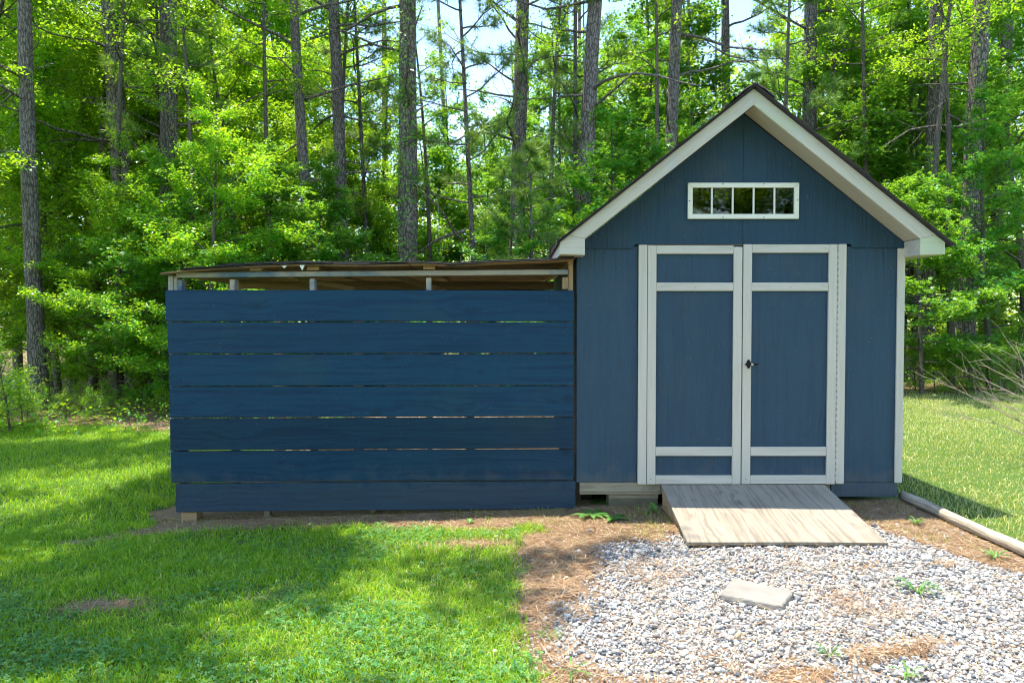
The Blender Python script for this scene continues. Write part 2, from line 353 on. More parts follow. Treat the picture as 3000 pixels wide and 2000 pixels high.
def straw_w(x, y):
    n = fbm(x, y, 1.6)-.5; n2 = fbm(x+3, y, 4.0)-.5
    a = np.clip((x-.02+.45*n+.2*n2)/.12, 0, 1)*(x < 3.0)*(y < 5.7)                                         # apron round the gravel
    b = np.clip((y-5.06-.10*np.clip(-x-.6, 0, 1)+.35*n+.25*n2)/.14, 0, 1)*(x > -2.75+.5*n)*(x < .6)*(y < 8.7)                      # strip below the planks
    c = np.clip((y-9.3+1.6*n+.5*np.minimum(x+3.6, 0))/.8, 0, 1)*(x < 3)                                    # wood floor
    d = np.clip((y-13.2+2.0*n)/1.0, 0, 1)
    s1 = np.exp(-(((x+2.13)/.22)**2+((y-3.83)/.075)**2))*1.3
    s2 = np.exp(-(((x+2.55)/.30)**2+((y-5.2)/.12)**2))*1.2 + np.exp(-(((x+2.95)/.22)**2+((y-5.05)/.10)**2))*.9
    s3 = np.exp(-(((x+.25)/.35)**2+((y-4.75)/.10)**2))*1.1
    return np.clip(np.maximum.reduce([a, b, c, d, s1, s2, s3]), 0, 1)
def lawn_w(x, y):
    inside = (x > SHED[0]) & (x < SHED[1]) & (y > SHED[2]) & (y < SHED[3])
    return (1-straw_w(x, y))*(~inside)
def sspace(lo, hi, n, dense):
    u = np.linspace(np.arcsinh(lo/dense), np.arcsinh(hi/dense), n); return np.sinh(u)*dense
gx = sspace(-160, 160, 330, 2.2); gy = np.concatenate([[-120, -60, -30, -14, -7, -3, 0], np.linspace(1.5, 14, 250), 14+sspace(.2, 190, 70, 4)])
GX, GY = np.meshgrid(gx, gy)
gv = np.stack([GX, GY, zg(GX, GY)], -1).reshape(-1, 3)
nx, ny = len(gx), len(gy)
ii = (np.arange(ny-1)[:, None]*nx + np.arange(nx-1)[None, :]).ravel()
gf = np.stack([ii, ii+1, ii+nx+1, ii+nx], 1)
ga = np.maximum(.5*straw_w(GX, GY), gravel_w(GX, GY)).ravel()
tag(link('ground', npmesh('ground', gv, gf, ga, True), M['ground']), 'lawn soil, pine straw and gravel bed under everything', None, None, 'structure')

# ------------------------------------------------------------------ the shed
YW, YF = 5.56, 5.33                       # wall face, fascia face
XC, PIT = 1.727, .79                      # ridge line, roof slope
WL, WR = .487, 2.935
shed = empty('garden_shed', (1.711, YW, gz(1.7, YW)))
tag(shed, 'navy blue gabled garden shed with cream trim and double doors', 'shed')
SO = Vector(shed.location)
def sbox(name, x, y, z, m, parent=None, bev=.003):
    p = parent or shed
    o = box(name, x, y, z, m, None, bev); o.parent = p
    base = SO if p is shed else SO + p.location
    o.location = o.location - base; return o
def sprism(name, pts, y0, y1, m, parent=None, bev=0.0):
    p = parent or shed
    o = prism(name, pts, y0, y1, m, None, bev); o.parent = p
    o.location = o.location - (SO if p is shed else SO + p.location); return o
def soff(x): return 3.041 - PIT*abs(x-XC)
# lower wall panels and corner boards
sbox('wall_panel', (WL, .9445), (YW, YW+.012), (.282, 2.060), M['siding'])
sbox('wall_panel', (2.4985, WR-.003), (YW, YW+.012), (.282, 2.060), M['siding'])
sbox('wall_panel', (.9445, 2.4985), (YW+.030, YW+.042), (2.055, 2.12), M['gable'])
sbox('corner_board', (2.884, WR+.004), (YW-.018, YW-.0005), (.282, 2.043), M['trim_z'])
# gable in two sheets, notched for the window
wx0, wx1, wz0, wz1 = 1.335, 2.108, 2.286, 2.500
SE = 1.7235
for s in (0, 1):
    if s == 0:
        pts = [(WL+.002, 2.041), (.895, 2.041), (.909, 2.046), (.917, 2.0705), (SE-.001, 2.0705), (SE-.001, wz0), (wx0, wz0), (wx0, wz1), (SE-.001, wz1), (SE-.001, 3.034), (WL+.002, soff(WL+.002)-.004)]
    else:
        pts = [(WR, 2.047), (2.556, 2.047), (2.540, 2.052), (2.531, 2.0735), (SE+.001, 2.0735), (SE+.001, wz0), (wx1, wz0), (wx1, wz1), (SE+.001, wz1), (SE+.001, 3.034), (WR, soff(WR)-.004)]
    sprism('gable_panel', pts, YW-.013, YW-.001, M['gable'])
# side and back walls, floor, sill boards, skirting
sbox('side_wall', (WL, WL+.04), (YW+.013, 8.56), (.282, 2.08), M['siding'])
sbox('side_wall', (WR-.04, WR-.0025), (YW+.013, 8.56), (.282, 2.08), M['siding'])
sprism('back_wall', [(WL+.001, .282), (WR-.004, .282), (WR-.004, 2.08), (XC, 3.03), (WL+.001, 2.08)], 8.561, 8.60, M['siding'])
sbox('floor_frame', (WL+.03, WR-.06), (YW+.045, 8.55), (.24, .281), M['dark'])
sbox('sill_board', (.512, 1.126), (YW+.004, YW+.042), (.209, .2815), M['treated'])
sbox('sill_board', (.512, 1.126), (YW+.010, YW+.06), (.188, .2075), M['treated'])
sbox('sill_board', (1.128, 2.41), (YW+.012, YW+.042), (.195, .2815), M['treated'])
sbox('skirting_board', (2.412, 2.912), (YW+.002, YW+.030), (.172, .2805), M['siding'])
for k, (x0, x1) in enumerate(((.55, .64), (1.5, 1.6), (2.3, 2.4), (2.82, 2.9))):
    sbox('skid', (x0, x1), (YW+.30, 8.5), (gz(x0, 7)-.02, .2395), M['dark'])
sbox('shim_board', (.738, 1.112), (YW+.03, YW+.20), (.1525, .1865), M['treated'])
# roof planes with shingles, fascia boards, soffits, eave returns
for s in (-1, 1):
    pts = [(XC, 3.041), (XC+s*1.203, 3.041-PIT*1.203), (XC+s*1.319, 3.157-PIT*1.319), (XC, 3.157)]
    fo = sprism('fascia', pts, YF, YF+.022, M['fascia'], None, .002)
    th = math.atan(PIT)*s
    # turn the grain along the slope: rotate mesh data back, object forward
    fo.data.transform(Matrix.Rotation(-th, 4, 'Y')); fo.rotation_euler = (0, th, 0)
    ret = [(XC+s*1.2035, 3.0405-PIT*1.2035), (XC+s*1.319, 3.1565-PIT*1.319), (XC+s*1.384, 2.064), (XC+s*1.384, 1.979), (XC+s*1.2035, 1.972)]
    rt = sprism('eave_return', ret, YF+.001, YF+.023, M['fascia'], None, .002)
    sprism('end_cap', [(XC+s*1.2035, 3.0405-PIT*1.2035), (XC+s*1.2215, 3.0405-PIT*1.2215+.02), (XC+s*1.2215, 1.974), (XC+s*1.2035, 1.974)], YF+.0235, YW-.0145, M['trim_x'], rt)
    sbox('eave_soffit', (XC+s*1.30-.078, XC+s*1.30+.078), (YF+.024, 8.6), (1.979, 1.991), M['soffit'])
    sbox('eave_fascia', tuple(sorted((XC+s*1.384, XC+s*1.366))), (YF+.024, 8.62), (1.977, 2.07), M['trim_x'])
    so_ = sprism('soffit', [(XC+s*.004, 3.040), (XC+s*1.200, 3.0435-PIT*1.203), (XC+s*1.200, 3.0545-PIT*1.203), (XC+s*.004, 3.051)], YF+.0235, YW-.0145, M['soffit'])
    so_.data.transform(Matrix.Rotation(-th, 4, 'Y')); so_.rotation_euler = (0, th, 0)
    rf = sprism('roof_deck', [(XC, 3.158), (XC+s*1.405, 3.158-PIT*1.405), (XC+s*1.405, 3.167-PIT*1.405), (XC, 3.167)], YF-.012, 8.70, M['shingle'])
    # shingle tabs, overlapping courses running up the slope
    VV, QQ, o = [], [], 0
    L = 1.46; ncs = 12; ex = L/ncs; sl = math.sqrt(1+PIT*PIT)
    for c in range(ncs+1):
        d1 = (1.428 if s > 0 else 1.405) - c*ex*.99; d0 = max(d1-ex*1.9, -.02)
        if d1 < .05: break
        y = YF-.034 - random.uniform(0, .1)
        while y < 8.72:
            wdt = random.choice((.30, .31, .16, .22)); ya, yb = max(y, YF-.034-random.uniform(0, .012)), min(y+wdt-.006, 8.73)
            y += wdt
            if yb-ya < .03: continue
            lift = .004+random.uniform(0, .004); sag = random.uniform(-.004, .006); dd = d1+random.uniform(-.008, .008)
            a = Vector((XC+s*d0, 0, 3.1675-PIT*d0)); b = Vector((XC+s*dd, 0, 3.1675-PIT*dd)); nrm = Vector((s*PIT, 0, 1)).normalized()
            hi = .0045+.010
            p = [a+nrm*.001, b+nrm*(lift*.5+.002+sag*.3), b+nrm*(lift*.5+.008+sag*.3), a+nrm*.006]
            for yy in (ya, yb):
                for q in p: VV.append((q.x, yy, q.z))
            QQ += [[o+1, o+2, o+6, o+5], [o+2, o+3, o+7, o+6], [o, o+1, o+2, o+3], [o+4, o+7, o+6, o+5], [o, o+4, o+5, o+1]]
            o += 8
    sh = link('shingles', npmesh('shingles', np.array(VV)-np.array(SO), np.array(QQ)), M['shingle'], shed); sh['kind'] = 'stuff'
# ridge cap
VV, QQ, o = [], [], 0
y = YF-.037
while y < 8.7:
    pr = [(-.14, -.095), (-.07, -.036), (0, .004), (.07, -.036), (.14, -.095)]
    for yy, e in ((y, .012), (y+.30, .004)):
        for dx, dz in pr: VV.append((XC+dx, yy, 3.1745+dz+e))
        for dx, dz in pr: VV.append((XC+dx, yy, 3.1675+dz+e-.004))
    for k in range(4): QQ += [[o+k, o+k+1, o+11+k, o+10+k], [o+k, o+5+k, o+6+k, o+k+1]]
    o += 20; y += .2
rc = link('ridge_cap', npmesh('ridge_cap', np.array(VV)-np.array(SO), np.array(QQ)), M['shingle'], shed)
# door casing
sbox('door_casing', (.946, 1.0105), (YW-.024, YW-.0005), (.2715, 2.0675), M['trim_z'])
sbox('door_casing', (2.4365, 2.4975), (YW-.024, YW-.0005), (.2755, 2.0735), M['trim_z'])
sbox('door_header', (1.012, 2.435), (YW-.006, YW+.029), (2.0655, 2.0845), M['raw'])
def door(x0, x1, z0, z1, hinge):
    d = empty('door', Vector(((x0+x1)/2, YW, z0)) - SO, 0, shed)
    sw = .0645
    sbox('panel', (x0+.002, x1-.002), (YW-.004, YW+.014), (z0+.002, z1-.002), M['siding'], d)
    for a, b in ((x0, x0+sw), (x1-sw, x1)): sbox('stile', (a, b), (YW-.0235, YW-.0045), (z0, z1-(.012 if (a > x0 and x0 < 1.5) else 0)), M['trim_z'], d)
    for a, b in ((z1-.064, z1), (1.724, 1.788), (.486, .556), (z0+.001, z0+.068)):
        sbox('rail', (x0+sw+.0008, x1-sw-.0008), (YW-.0225, YW-.0045), (a, b-.001), M['trim_x'], d)
    hx = x0-.0035 if hinge < 0 else x1+.0035
    h = sbox('hinge', (hx-.003, hx+.003), (YW-.009, YW-.002), (z0+.01, z1-.01), M['black'], d, .001)
    if hinge > 0:
        hv, hq = [], []
        cb = np.array([(a_, b_, c_) for a_ in (-.003, .003) for b_ in (-.0075, .0075) for c_ in (0, .036)])
        cf = np.array([(0, 1, 3, 2), (4, 6, 7, 5), (0, 4, 5, 1), (2, 3, 7, 6), (0, 2, 6, 4), (1, 5, 7, 3)])
        for k_ in range(38): hv.append(cb+np.array([hx, YW-.0175, z0+.02+k_*.0455])); hq.append(cf+8*k_)
        kn = link('hinge_knuckles', npmesh('hinge_knuckles', np.concatenate(hv)-np.array(SO+d.location), np.concatenate(hq)), M['trim_z'], d); kn['kind'] = 'stuff'
    for zz, xx in ((z1-.03, x1-.09), (z0+.04, x0+.03), (1.75, (x0+x1)/2)):
        q = cyl('nail', .0032, .0032, .003, M['black'], d, Vector((xx, YW-.0235, zz))-SO-d.location, (R(90), 0, 0), 8)
    return d
door(1.0145, 1.7205, .272, 2.064, -1)
dr = door(1.728, 2.430, .273, 2.072, 1)
# T handle
hd = empty('handle', Vector((1.772, YW-.024, 1.178))-SO, 0, shed)
bm = bmesh.new(); bmesh.ops.create_cone(bm, cap_ends=True, segments=20, radius1=.020, radius2=.016, depth=.012)
bmesh.ops.scale(bm, vec=(.85, 1.7, 1), verts=bm.verts)
link('rose', bm_mesh('rose', bm), M['black'], hd, (0, -.006, 0), (R(90), 0, 0))
cyl('spindle', .009, .008, .03, M['black'], hd, (.004, -.026, 0), (R(90), 0, 0))
bm = bmesh.new(); bmesh.ops.create_cube(bm, size=1); bmesh.ops.scale(bm, vec=(.104, .014, .015), verts=bm.verts)
bmesh.ops.bevel(bm, geom=bm.edges[:], offset=.005, segments=2, affect='EDGES')
link('grip', bm_mesh('grip', bm), M['black'], hd, (.008, -.046, 0))
cyl('lock', .0085, .0085, .004, M['chrome'], hd, (.010, -.0545, 0), (R(90), 0, 0))
# gable window
win = empty('window', Vector((XC, YW-.013, 2.258))-SO, 0, shed)
fx0, fx1, fz0, fz1, fw = 1.308, 2.134, 2.259, 2.525, .0355
yf0, yf1 = YW-.034, YW-.0135
def mitre(p): return sprism('frame', p, yf0, yf1, M['vinyl'], win, .002)
e = .0006
mitre([(fx0, fz1), (fx1, fz1), (fx1-fw-e, fz1-fw), (fx0+fw+e, fz1-fw)])
mitre([(fx0, fz0), (fx1, fz0), (fx1-fw-e, fz0+fw), (fx0+fw+e, fz0+fw)])
mitre([(fx0, fz0+e*2), (fx0, fz1-e*2), (fx0+fw, fz1-fw-e), (fx0+fw, fz0+fw+e)])
mitre([(fx1, fz0+e*2), (fx1, fz1-e*2), (fx1-fw, fz1-fw-e), (fx1-fw, fz0+fw+e)])
ix0, ix1 = fx0+fw, fx1-fw
mu = [1.488, 1.6435, 1.799, 1.954]
edges = [ix0] + mu + [ix1]
for k in range(4): sbox('muntin', (mu[k]-.0065, mu[k]+.0065), (YW-.027, YW-.0115), (fz0+fw+.0005, fz1-fw-.0005), M['vinyl'], win, .002)
for k in range(5): sbox('pane', (edges[k]+(.007 if k else .0005), edges[k+1]-(.007 if k < 4 else .0005)), (YW-.0185, YW-.0155), (fz0+fw+.0005, fz1-fw-.0005), M['glass'], win, 0)
for sx, sz in ((1.566, fz1-.010), (1.870, fz1-.010), (1.569, fz0+.010), (1.873, fz0+.010), (fx0+.010, 2.392), (fx1-.010, 2.397)):
    cyl('screw', .0042, .0042, .003, M['black'], win, Vector((sx, yf0-.001, sz))-SO-win.location, (R(90), 0, 0), 10)
# concrete block under the sill
blk = empty('concrete_block', (.925, YW+.115, gz(.92, 5.65)-.01)); tag(blk, 'mossy concrete block propping up the shed beside the ramp', 'block')
box('face_shell', (-.187, .187), (-.085, -.055), (0, .1515-blk.location.z), M['block'], blk, .006)
box('face_shell', (-.187, .187), (.055, .085), (0, .1515-blk.location.z), M['block'], blk, .006)
for a in (-.18, -.015, .15): box('web', (a, a+.03), (-.0545, .0545), (.001, .15-blk.location.z), M['block'], blk, .004)
# things behind the window
reel = empty('cord_reel', (1.567, YW+.006, 2.44)); tag(reel, 'round grey and yellow reel hanging behind the gable window', 'reel')
bm = bmesh.new()
ring = lambda r, n=40: [(r*math.cos(i*2*math.pi/n), r*math.sin(i*2*math.pi/n)) for i in range(n)]
v, q = tube([(.068*math.cos(a), 0, .068*math.sin(a)) for a in np.linspace(0, 2*math.pi, 33)], [.006]*33, 6)
link('outer_rim', npmesh('outer_rim', v, q, None, True), M['grey'], reel)
cyl('disc', .066, .066, .006, M['grey'], reel, (0, .006, 0), (R(90), 0, 0), 32)
for k in range(8):
    a = k*math.pi/4+.2; cyl('yellow_segment', .0125, .0125, .006, M['yellow'], reel, (.043*math.cos(a), 0.0, .043*math.sin(a)), (R(90), 0, 0), 10)
cyl('hub', .021, .016, .012, M['black'], reel, (0, -.003, 0), (R(90), 0, 0), 18)
cyl('hub_cap', .009, .009, .016, M['grey'], reel, (0, -.006, 0), (R(90), 0, 0), 14)
pts = [(1.345, 2.376), (1.353, 2.352), (1.372, 2.345), (1.392, 2.330), (1.42, 2.322), (1.465, 2.301), (1.35, 2.298)]
bag = prism('plastic_bag', pts, YW+.02, YW+.10, M['white'], None, .006); tag(bag, 'crumpled white plastic bag behind the gable window', 'bag')
cup = empty('white_jug', (2.035, YW+.05, 2.297)); tag(cup, 'small white jug on the ledge behind the gable window', 'jug')
cyl('body', .020, .020, .027, M['white'], cup, (0, 0, .0145), None, 18)
v, q = tube([(-.015, 0, .004), (-.04, 0, .010), (-.055, 0, .022), (-.075, 0, .020), (-.10, 0, .004)], [.007, .007, .006, .006, .005], 6)
link('spout', npmesh('spout', v, q, None, True), M['white'], cup)
box('ledge', (1.33, 2.11), (YW+.0015, YW+.16), (2.272, 2.2955), M['raw'], None); ld = bpy.data.objects['ledge']; ld.parent = shed; ld.location = ld.location-SO

# ------------------------------------------------------------------ plywood ramp
rmp = empty('ramp', (1.74, 5.08, gz(1.74, 5.0))); tag(rmp, 'weathered plywood ramp sloping from the shed doors to the gravel', 'ramp')
RL, RT = math.hypot(1.03, .134), math.atan2(.134, 1.03)
deck_c = Vector((1.717, 5.040, .194))
bm = bmesh.new(); bmesh.ops.create_grid(bm, x_segments=14, y_segments=10, size=.5)
r = bmesh.ops.extrude_face_region(bm, geom=bm.faces[:])
bmesh.ops.translate(bm, vec=(0, 0, .019), verts=[v for v in r['geom'] if isinstance(v, bmesh.types.BMVert)])
for v in bm.verts:
    v.co.x *= 1.22; v.co.y *= RL; v.co.z -= .0095
    v.co.z += .006*math.sin(v.co.x*2.6+.5)*(.5-v.co.y) ; v.co.x += random.uniform(-.001, .001)
link('plywood_sheet', bm_mesh('plywood_sheet', bm), M['ramp'], rmp, deck_c-rmp.location, (RT, 0, R(-2.4)))
for xx in (1.152, 1.72, 2.30):
    sd_ = prism('stringer', [(0, 0), (.038, 0), (.038, 1), (0, 1)], 0, 1, M['raw'], rmp)
    bm = bmesh.new(); z1 = .243; 
    prof = [(5.54, gz(xx, 5.5)-.01), (5.54, .236), (4.75, .133), (4.75, gz(xx, 4.7)-.01)]
    a = [bm.verts.new((0, p[0]-5.1, p[1]-.15)) for p in prof]; b = [bm.verts.new((.038, p[0]-5.1, p[1]-.15)) for p in prof]
    bm.faces.new(a); bm.faces.new(b[::-1])
    for k in range(4): bm.faces.new((a[k], b[k], b[(k+1) % 4], a[(k+1) % 4]))
    sd_.data = bm_mesh('stringer', bm); sd_.data.materials.append(M['raw']); sd_.location = Vector((xx-.019, 5.1, .15))-rmp.location

# ------------------------------------------------------------------ lean-to with the plank wall
LY = math.atan2(.080, 3.03)
lean = empty('lean_to', (.468, YW-.002, gz(.4, YW)), LY); tag(lean, 'low lean-to of navy planks with a sagging flat roof beside the shed', 'lean-to')
LZ = lean.location.z
def lbox(name, x, y, z, m, bev=.003, rot=None, parent=None):
    o = box(name, x, y, (z[0]-LZ, z[1]-LZ), m, None, bev, rot); o.parent = parent or lean; return o
tops = [1.728, 1.490, 1.251, 1.010, .774, .531, .290]; bots = [1.4965, 1.2585, 1.0175, .782, .539, .3000, .079]
lefts = [-3.033, -3.021, -3.016, -3.013, -3.011, -3.006, -2.975]
for k in range(7):
    bow = bmesh.new(); x0, x1 = lefts[k], -.002 + (.014 if k == 6 else random.uniform(-.003, .001))
    bmesh.ops.create_cube(bow, size=1); Lx = x1-x0; h = tops[k]-bots[k]
    bmesh.ops.scale(bow, vec=(Lx, .038, h), verts=bow.verts)
    bmesh.ops.bevel(bow, geom=bow.edges[:], offset=.005, segments=2, affect='EDGES')
    bmesh.ops.bisect_plane(bow, geom=bow.verts[:]+bow.edges[:]+bow.faces[:], plane_co=(0, 0, 0), plane_no=(1, 0, 0))
    am = random.uniform(-.003, .004)
    for v in bow.verts: v.co.z += am*(1-(2*v.co.x/Lx)**2)
    pk = link('plank', bm_mesh('plank', bow), M['board'], lean, ((x0+x1)/2, .019+random.uniform(-.002, .002), (tops[k]+bots[k])/2-LZ), (0, R(-.10) if k == 6 else R(random.uniform(-.06, .02)), 0))
    for px_ in (545, 690, 920, 1258, 1668):
        for dz in (-.07, .07):
            xx_ = (px_-1500)*5.56/F-.468-(x0+x1)/2+random.uniform(-.01, .01)
            cyl('screw', .0045, .0045, .003, M['black'], pk, (xx_, -.0195, dz+random.uniform(-.015, .015)), (R(90), 0, 0), 8)
# front studs, rails
def studx(px): return (px-1500)*5.56/F-.468
for px, m_ in ((528, 'post_paint'), (680, 'post_paint'), (911, 'post_paint'), (1250, 'post_paint')):
    x = studx(px)*1.0; x = x-.004
    lbox('stud', (x, x+.038), (.0405, .129), (.11, 1.806+.010*(x+3)), M[m_])
lbox('stud', (-.040, -.005), (.0405, .129), (gz(0, 5.6)-.02, 1.925), M['raw_z'])
lbox('block', (-.084, -.042), (.046, .129), (1.74, 1.83), M['raw_z'])
lbox('corner_post', (-3.028, -2.991), (.0405, .129), (.33, 1.837), M['post_paint'])
lbox('corner_post', (-2.9895, -2.965), (.046, .129), (.33, 1.835), M['post_paint'])
rl_ = lbox('top_rail', (-2.968, -.044), (.033, .122), (1.836, 1.874), M['rail_paint'], .003, (0, R(-.55), 0))
for px in (737, 902, 1240):
    x = studx(px); zc = 1.867+.0135*(x+3)*.75
    lbox('joist', (x, x+.089), (.036, 2.55), (zc, zc+.036), M['raw'])
lbox('joist', (-.043, -.004), (.036, 2.55), (1.926, 1.958), M['raw'])
# back frame, seen through the gaps
for x in (-2.95, -2.1, -1.75, -.9): lbox('back_post', (x, x+.089), (2.40, 2.489), (gz(x, 8)-.03, 1.84), M['raw_z'])
lbox('back_rail', (-3.02, -.05), (2.36, 2.399), (1.76, 1.85), M['raw'])
lbox('cross_beam', (-3.0, -.05), (1.2, 1.24), (1.79, 1.86), M['raw'])
lbox('brace', (-1.55, -.95), (.6, .638), (1.80, 1.84), M['raw'], .003, (0, R(12), R(38)))
lbox('brace', (-2.3, -1.7), (.7, .738), (1.79, 1.83), M['raw'], .003, (0, R(9), R(-30)))
lbox('footing', (-2.955, -2.84), (.045, .165), (gz(-2.5, 5.6)-.03, gz(-2.5, 5.6)+.075), M['raw'])
for x in (-2.35, -1.55): lbox('footing', (x, x+.04), (.09, .17), (gz(x, 5.6)-.03, .10), M['treated'])
# warped roof sheet and shingles on it
prx = np.array([475, 555, 630, 737, 903, 1000, 1100, 1250, 1320, 1450, 1600, 1694]); prz = 1.5-(np.array([806, 797, 792, 785, 778, 780, 780, 776, 780, 773, 768, 762])-940.)/F*5.52
plx = (prx-1500)*5.54/F-.468
def sheet(name, x0, x1, y0, y1, dz, th, n, m, amp, seed):
    rs = np.random.default_rng(seed)
    xs = np.linspace(x0, x1, n); ys = np.linspace(y0, y1, 14)
    XX, YY = np.meshgrid(xs, ys)
    zz = np.interp(XX, plx, prz)+dz + amp*(vnoise(XX*1.0+seed, YY, 3.1)-.5) + .012*(vnoise(XX, YY+seed, .9)-.5)*(YY > .1)
    top = np.stack([XX, YY, zz+th-LZ], -1).reshape(-1, 3); bot = np.stack([XX, YY, zz-LZ], -1).reshape(-1, 3)
    V = np.concatenate([top, bot]); k = n*14; i = (np.arange(13)[:, None]*n+np.arange(n-1)[None, :]).ravel()
    Q = [np.stack([i, i+1, i+n+1, i+n], 1), np.stack([i+k, i+n+k, i+n+1+k, i+1+k], 1)]
    a = np.arange(n-1); Q.append(np.stack([a, a+k, a+1+k, a+1], 1)); b = a+13*n; Q.append(np.stack([b, b+1, b+1+k, b+k], 1))
    c = np.arange(13)*n; Q.append(np.stack([c, c+n, c+n+k, c+k], 1)); d = c+n-1; Q.append(np.stack([d, d+k, d+n+k, d+n], 1))
    return link(name, npmesh(name, V, np.concatenate(Q)), m, lean)
sheet('roof_sheet', plx[0]+.03, -1.23, -.030, 2.75, -.003, .011, 60, M['roofply'], .004, 1)
sheet('roof_sheet', -1.226, -.005, -.026, 2.75, .000, .012, 50, M['roofply'], .010, 2)
rs = random.Random(3)
x = -2.86; layer = 0
strips = []
while x < -.03:
    x2 = min(x+rs.uniform(.22, .42), -.012)
    for lv in range(2 + (1 if -2.6 < x < -1.7 else 0) + (1 if -2.2 < x < -1.85 else 0)):
        strips.append((x-rs.uniform(0, .05), x2+rs.uniform(0, .03), .011+lv*.0075, rs.uniform(-.058, -.034)))
    x = x2
for (a, b, dz, yo) in strips:
    b = min(b, -.006)
    sheet('shingle', a, b, yo, 2.78, dz+.001*rs.random(), .0055, 8, M['shingle'], .006, rs.randint(4, 60))
for x, h in ((studx(842), .018), (studx(893), .040)):
    zt = float(np.interp(x, plx, prz))
    q = prism('flashing_scrap', [(x-.012, zt-.001-LZ), (x+.026, zt-LZ), (x+.008, zt-h-LZ)], -.034, -.0315, M['chrome'], lean)

# ------------------------------------------------------------------ log border, stone
lg = []
P = [(2.985+.006*math.sin(k*1.3)+.012*(k/12), 5.62-k*.2, gz(2.98, 5.62-k*.2)+.040+.003*math.sin(k)) for k in range(13)]
v, q = tube(np.array(P)-np.array(P[6]), [.036+.002*math.sin(k*2.1) for k in range(13)], 18)
me = npmesh('log', v, [q, np.arange(18)[None, ::-1], np.arange(len(v)-18, len(v))[None, :]], None, False)
for f in me.polygons: f.use_smooth = len(f.vertices) == 4
tag(link('landscape_log', me, M['log'], None, P[6]), 'weathered round wooden log edging the gravel beside the shed', 'log')
bm = bmesh.new()
outl = [(1.160, 3.787), (1.29, 3.685), (1.411, 3.59), (1.345, 3.49), (1.278, 3.395), (1.15, 3.470), (1.025, 3.546), (1.09, 3.67)]
outl = [(a_+.03, b_+.16) for a_, b_ in outl]; cx, cy = 1.25, 3.75; zt = gz(cx, cy)+.038
rr = random.Random(5)
rings_ = []
for zz, sc in ((zt, .97), (zt-.006, 1.0), (zt-.022, 1.015), (zt-.05, .99)):
    ring_ = []
    for k in range(48):
        u = k/48*8; i = int(u) % 8; f = u-int(u); p = outl[i]; p2 = outl[(i+1) % 8]
        xx, yy = p[0]+(p2[0]-p[0])*f, p[1]+(p2[1]-p[1])*f
        j = 1+rr.uniform(-.012, .012)*(1 if zz < zt else .5)
        ring_.append(bm.verts.new(((xx-cx)*sc*j, (yy-cy)*sc*j, zz-zt+rr.uniform(-.0015, .0015)+.03*(xx-cx)*0)))
    rings_.append(ring_)
for a, b in zip(rings_, rings_[1:]):
    for k in range(48): bm.faces.new((a[k], a[(k+1) % 48], b[(k+1) % 48], b[k]))
cv = bm.verts.new((0, 0, .0005))
for k in range(48): bm.faces.new((rings_[0][k], rings_[0][(k+1) % 48], cv))
tag(link('stepping_stone', bm_mesh('stepping_stone', bm), M['slate'], None, (cx, cy, zt)), 'flat pale stone slab lying on the gravel below the ramp', 'stone')

# ------------------------------------------------------------------ gravel, straw, grass, clover
def scatter(x0, x1, y0, y1, n): return RNG.uniform(x0, x1, n), RNG.uniform(y0, y1, n)
def blocked(x, y):
    b = (x > .45) & (x < 2.96) & (y > 5.57)
    r_ = (x > 1.11) & (x < 2.33) & (y > 4.56) & (y < 5.6)
    lg_ = (np.abs(x-2.985) < .05) & (y > 3.2) & (y < 5.65)
    return b | r_ | lg_
# gravel
PHI = (1+5**.5)/2
ico = np.array([(-1, PHI, 0), (1, PHI, 0), (-1, -PHI, 0), (1, -PHI, 0), (0, -1, PHI), (0, 1, PHI), (0, -1, -PHI), (0, 1, -PHI), (PHI, 0, -1), (PHI, 0, 1), (-PHI, 0, -1), (-PHI, 0, 1)])/math.sqrt(1+PHI*PHI)
icof = np.array([(0, 11, 5), (0, 5, 1), (0, 1, 7), (0, 7, 10), (0, 10, 11), (1, 5, 9), (5, 11, 4), (11, 10, 2), (10, 7, 6), (7, 1, 8), (3, 9, 4), (3, 4, 2), (3, 2, 6), (3, 6, 8), (3, 8, 9), (4, 9, 5), (2, 4, 11), (6, 2, 10), (8, 6, 7), (9, 8, 1)])
def rot_rand(n):
    q = RNG.normal(size=(n, 4)); q /= np.linalg.norm(q, axis=1)[:, None]; a, b, c, d = q.T
    return np.stack([1-2*(c*c+d*d), 2*(b*c-a*d), 2*(b*d+a*c), 2*(b*c+a*d), 1-2*(b*b+d*d), 2*(c*d-a*b), 2*(b*d-a*c), 2*(c*d+a*b), 1-2*(b*b+c*c)], 1).reshape(n, 3, 3)
g = .0150
ax, ay = np.meshgrid(np.arange(-.1, 3.5, g), np.arange(2.35, 5.0, g)); ax = ax.ravel()+RNG.uniform(-g*.45, g*.45, ax.size); ay = ay.ravel()+RNG.uniform(-g*.45, g*.45, ay.size)
gw = gravel_w(ax, ay)
stray = .035*np.exp(-np.abs(ax-np.interp(ay, XL_Y, XL_X))/.35) + .10*np.clip((ax-2.3)/.3, 0, 1)*(ax < 3.0)
keep = (RNG.random(ax.size) < np.maximum(np.where(gw > .82, .98, gw**1.3), stray)) & ~blocked(ax, ay)
instone = (np.abs(ax-1.25) + np.abs(ay-3.75) < .17)
keep &= ~instone
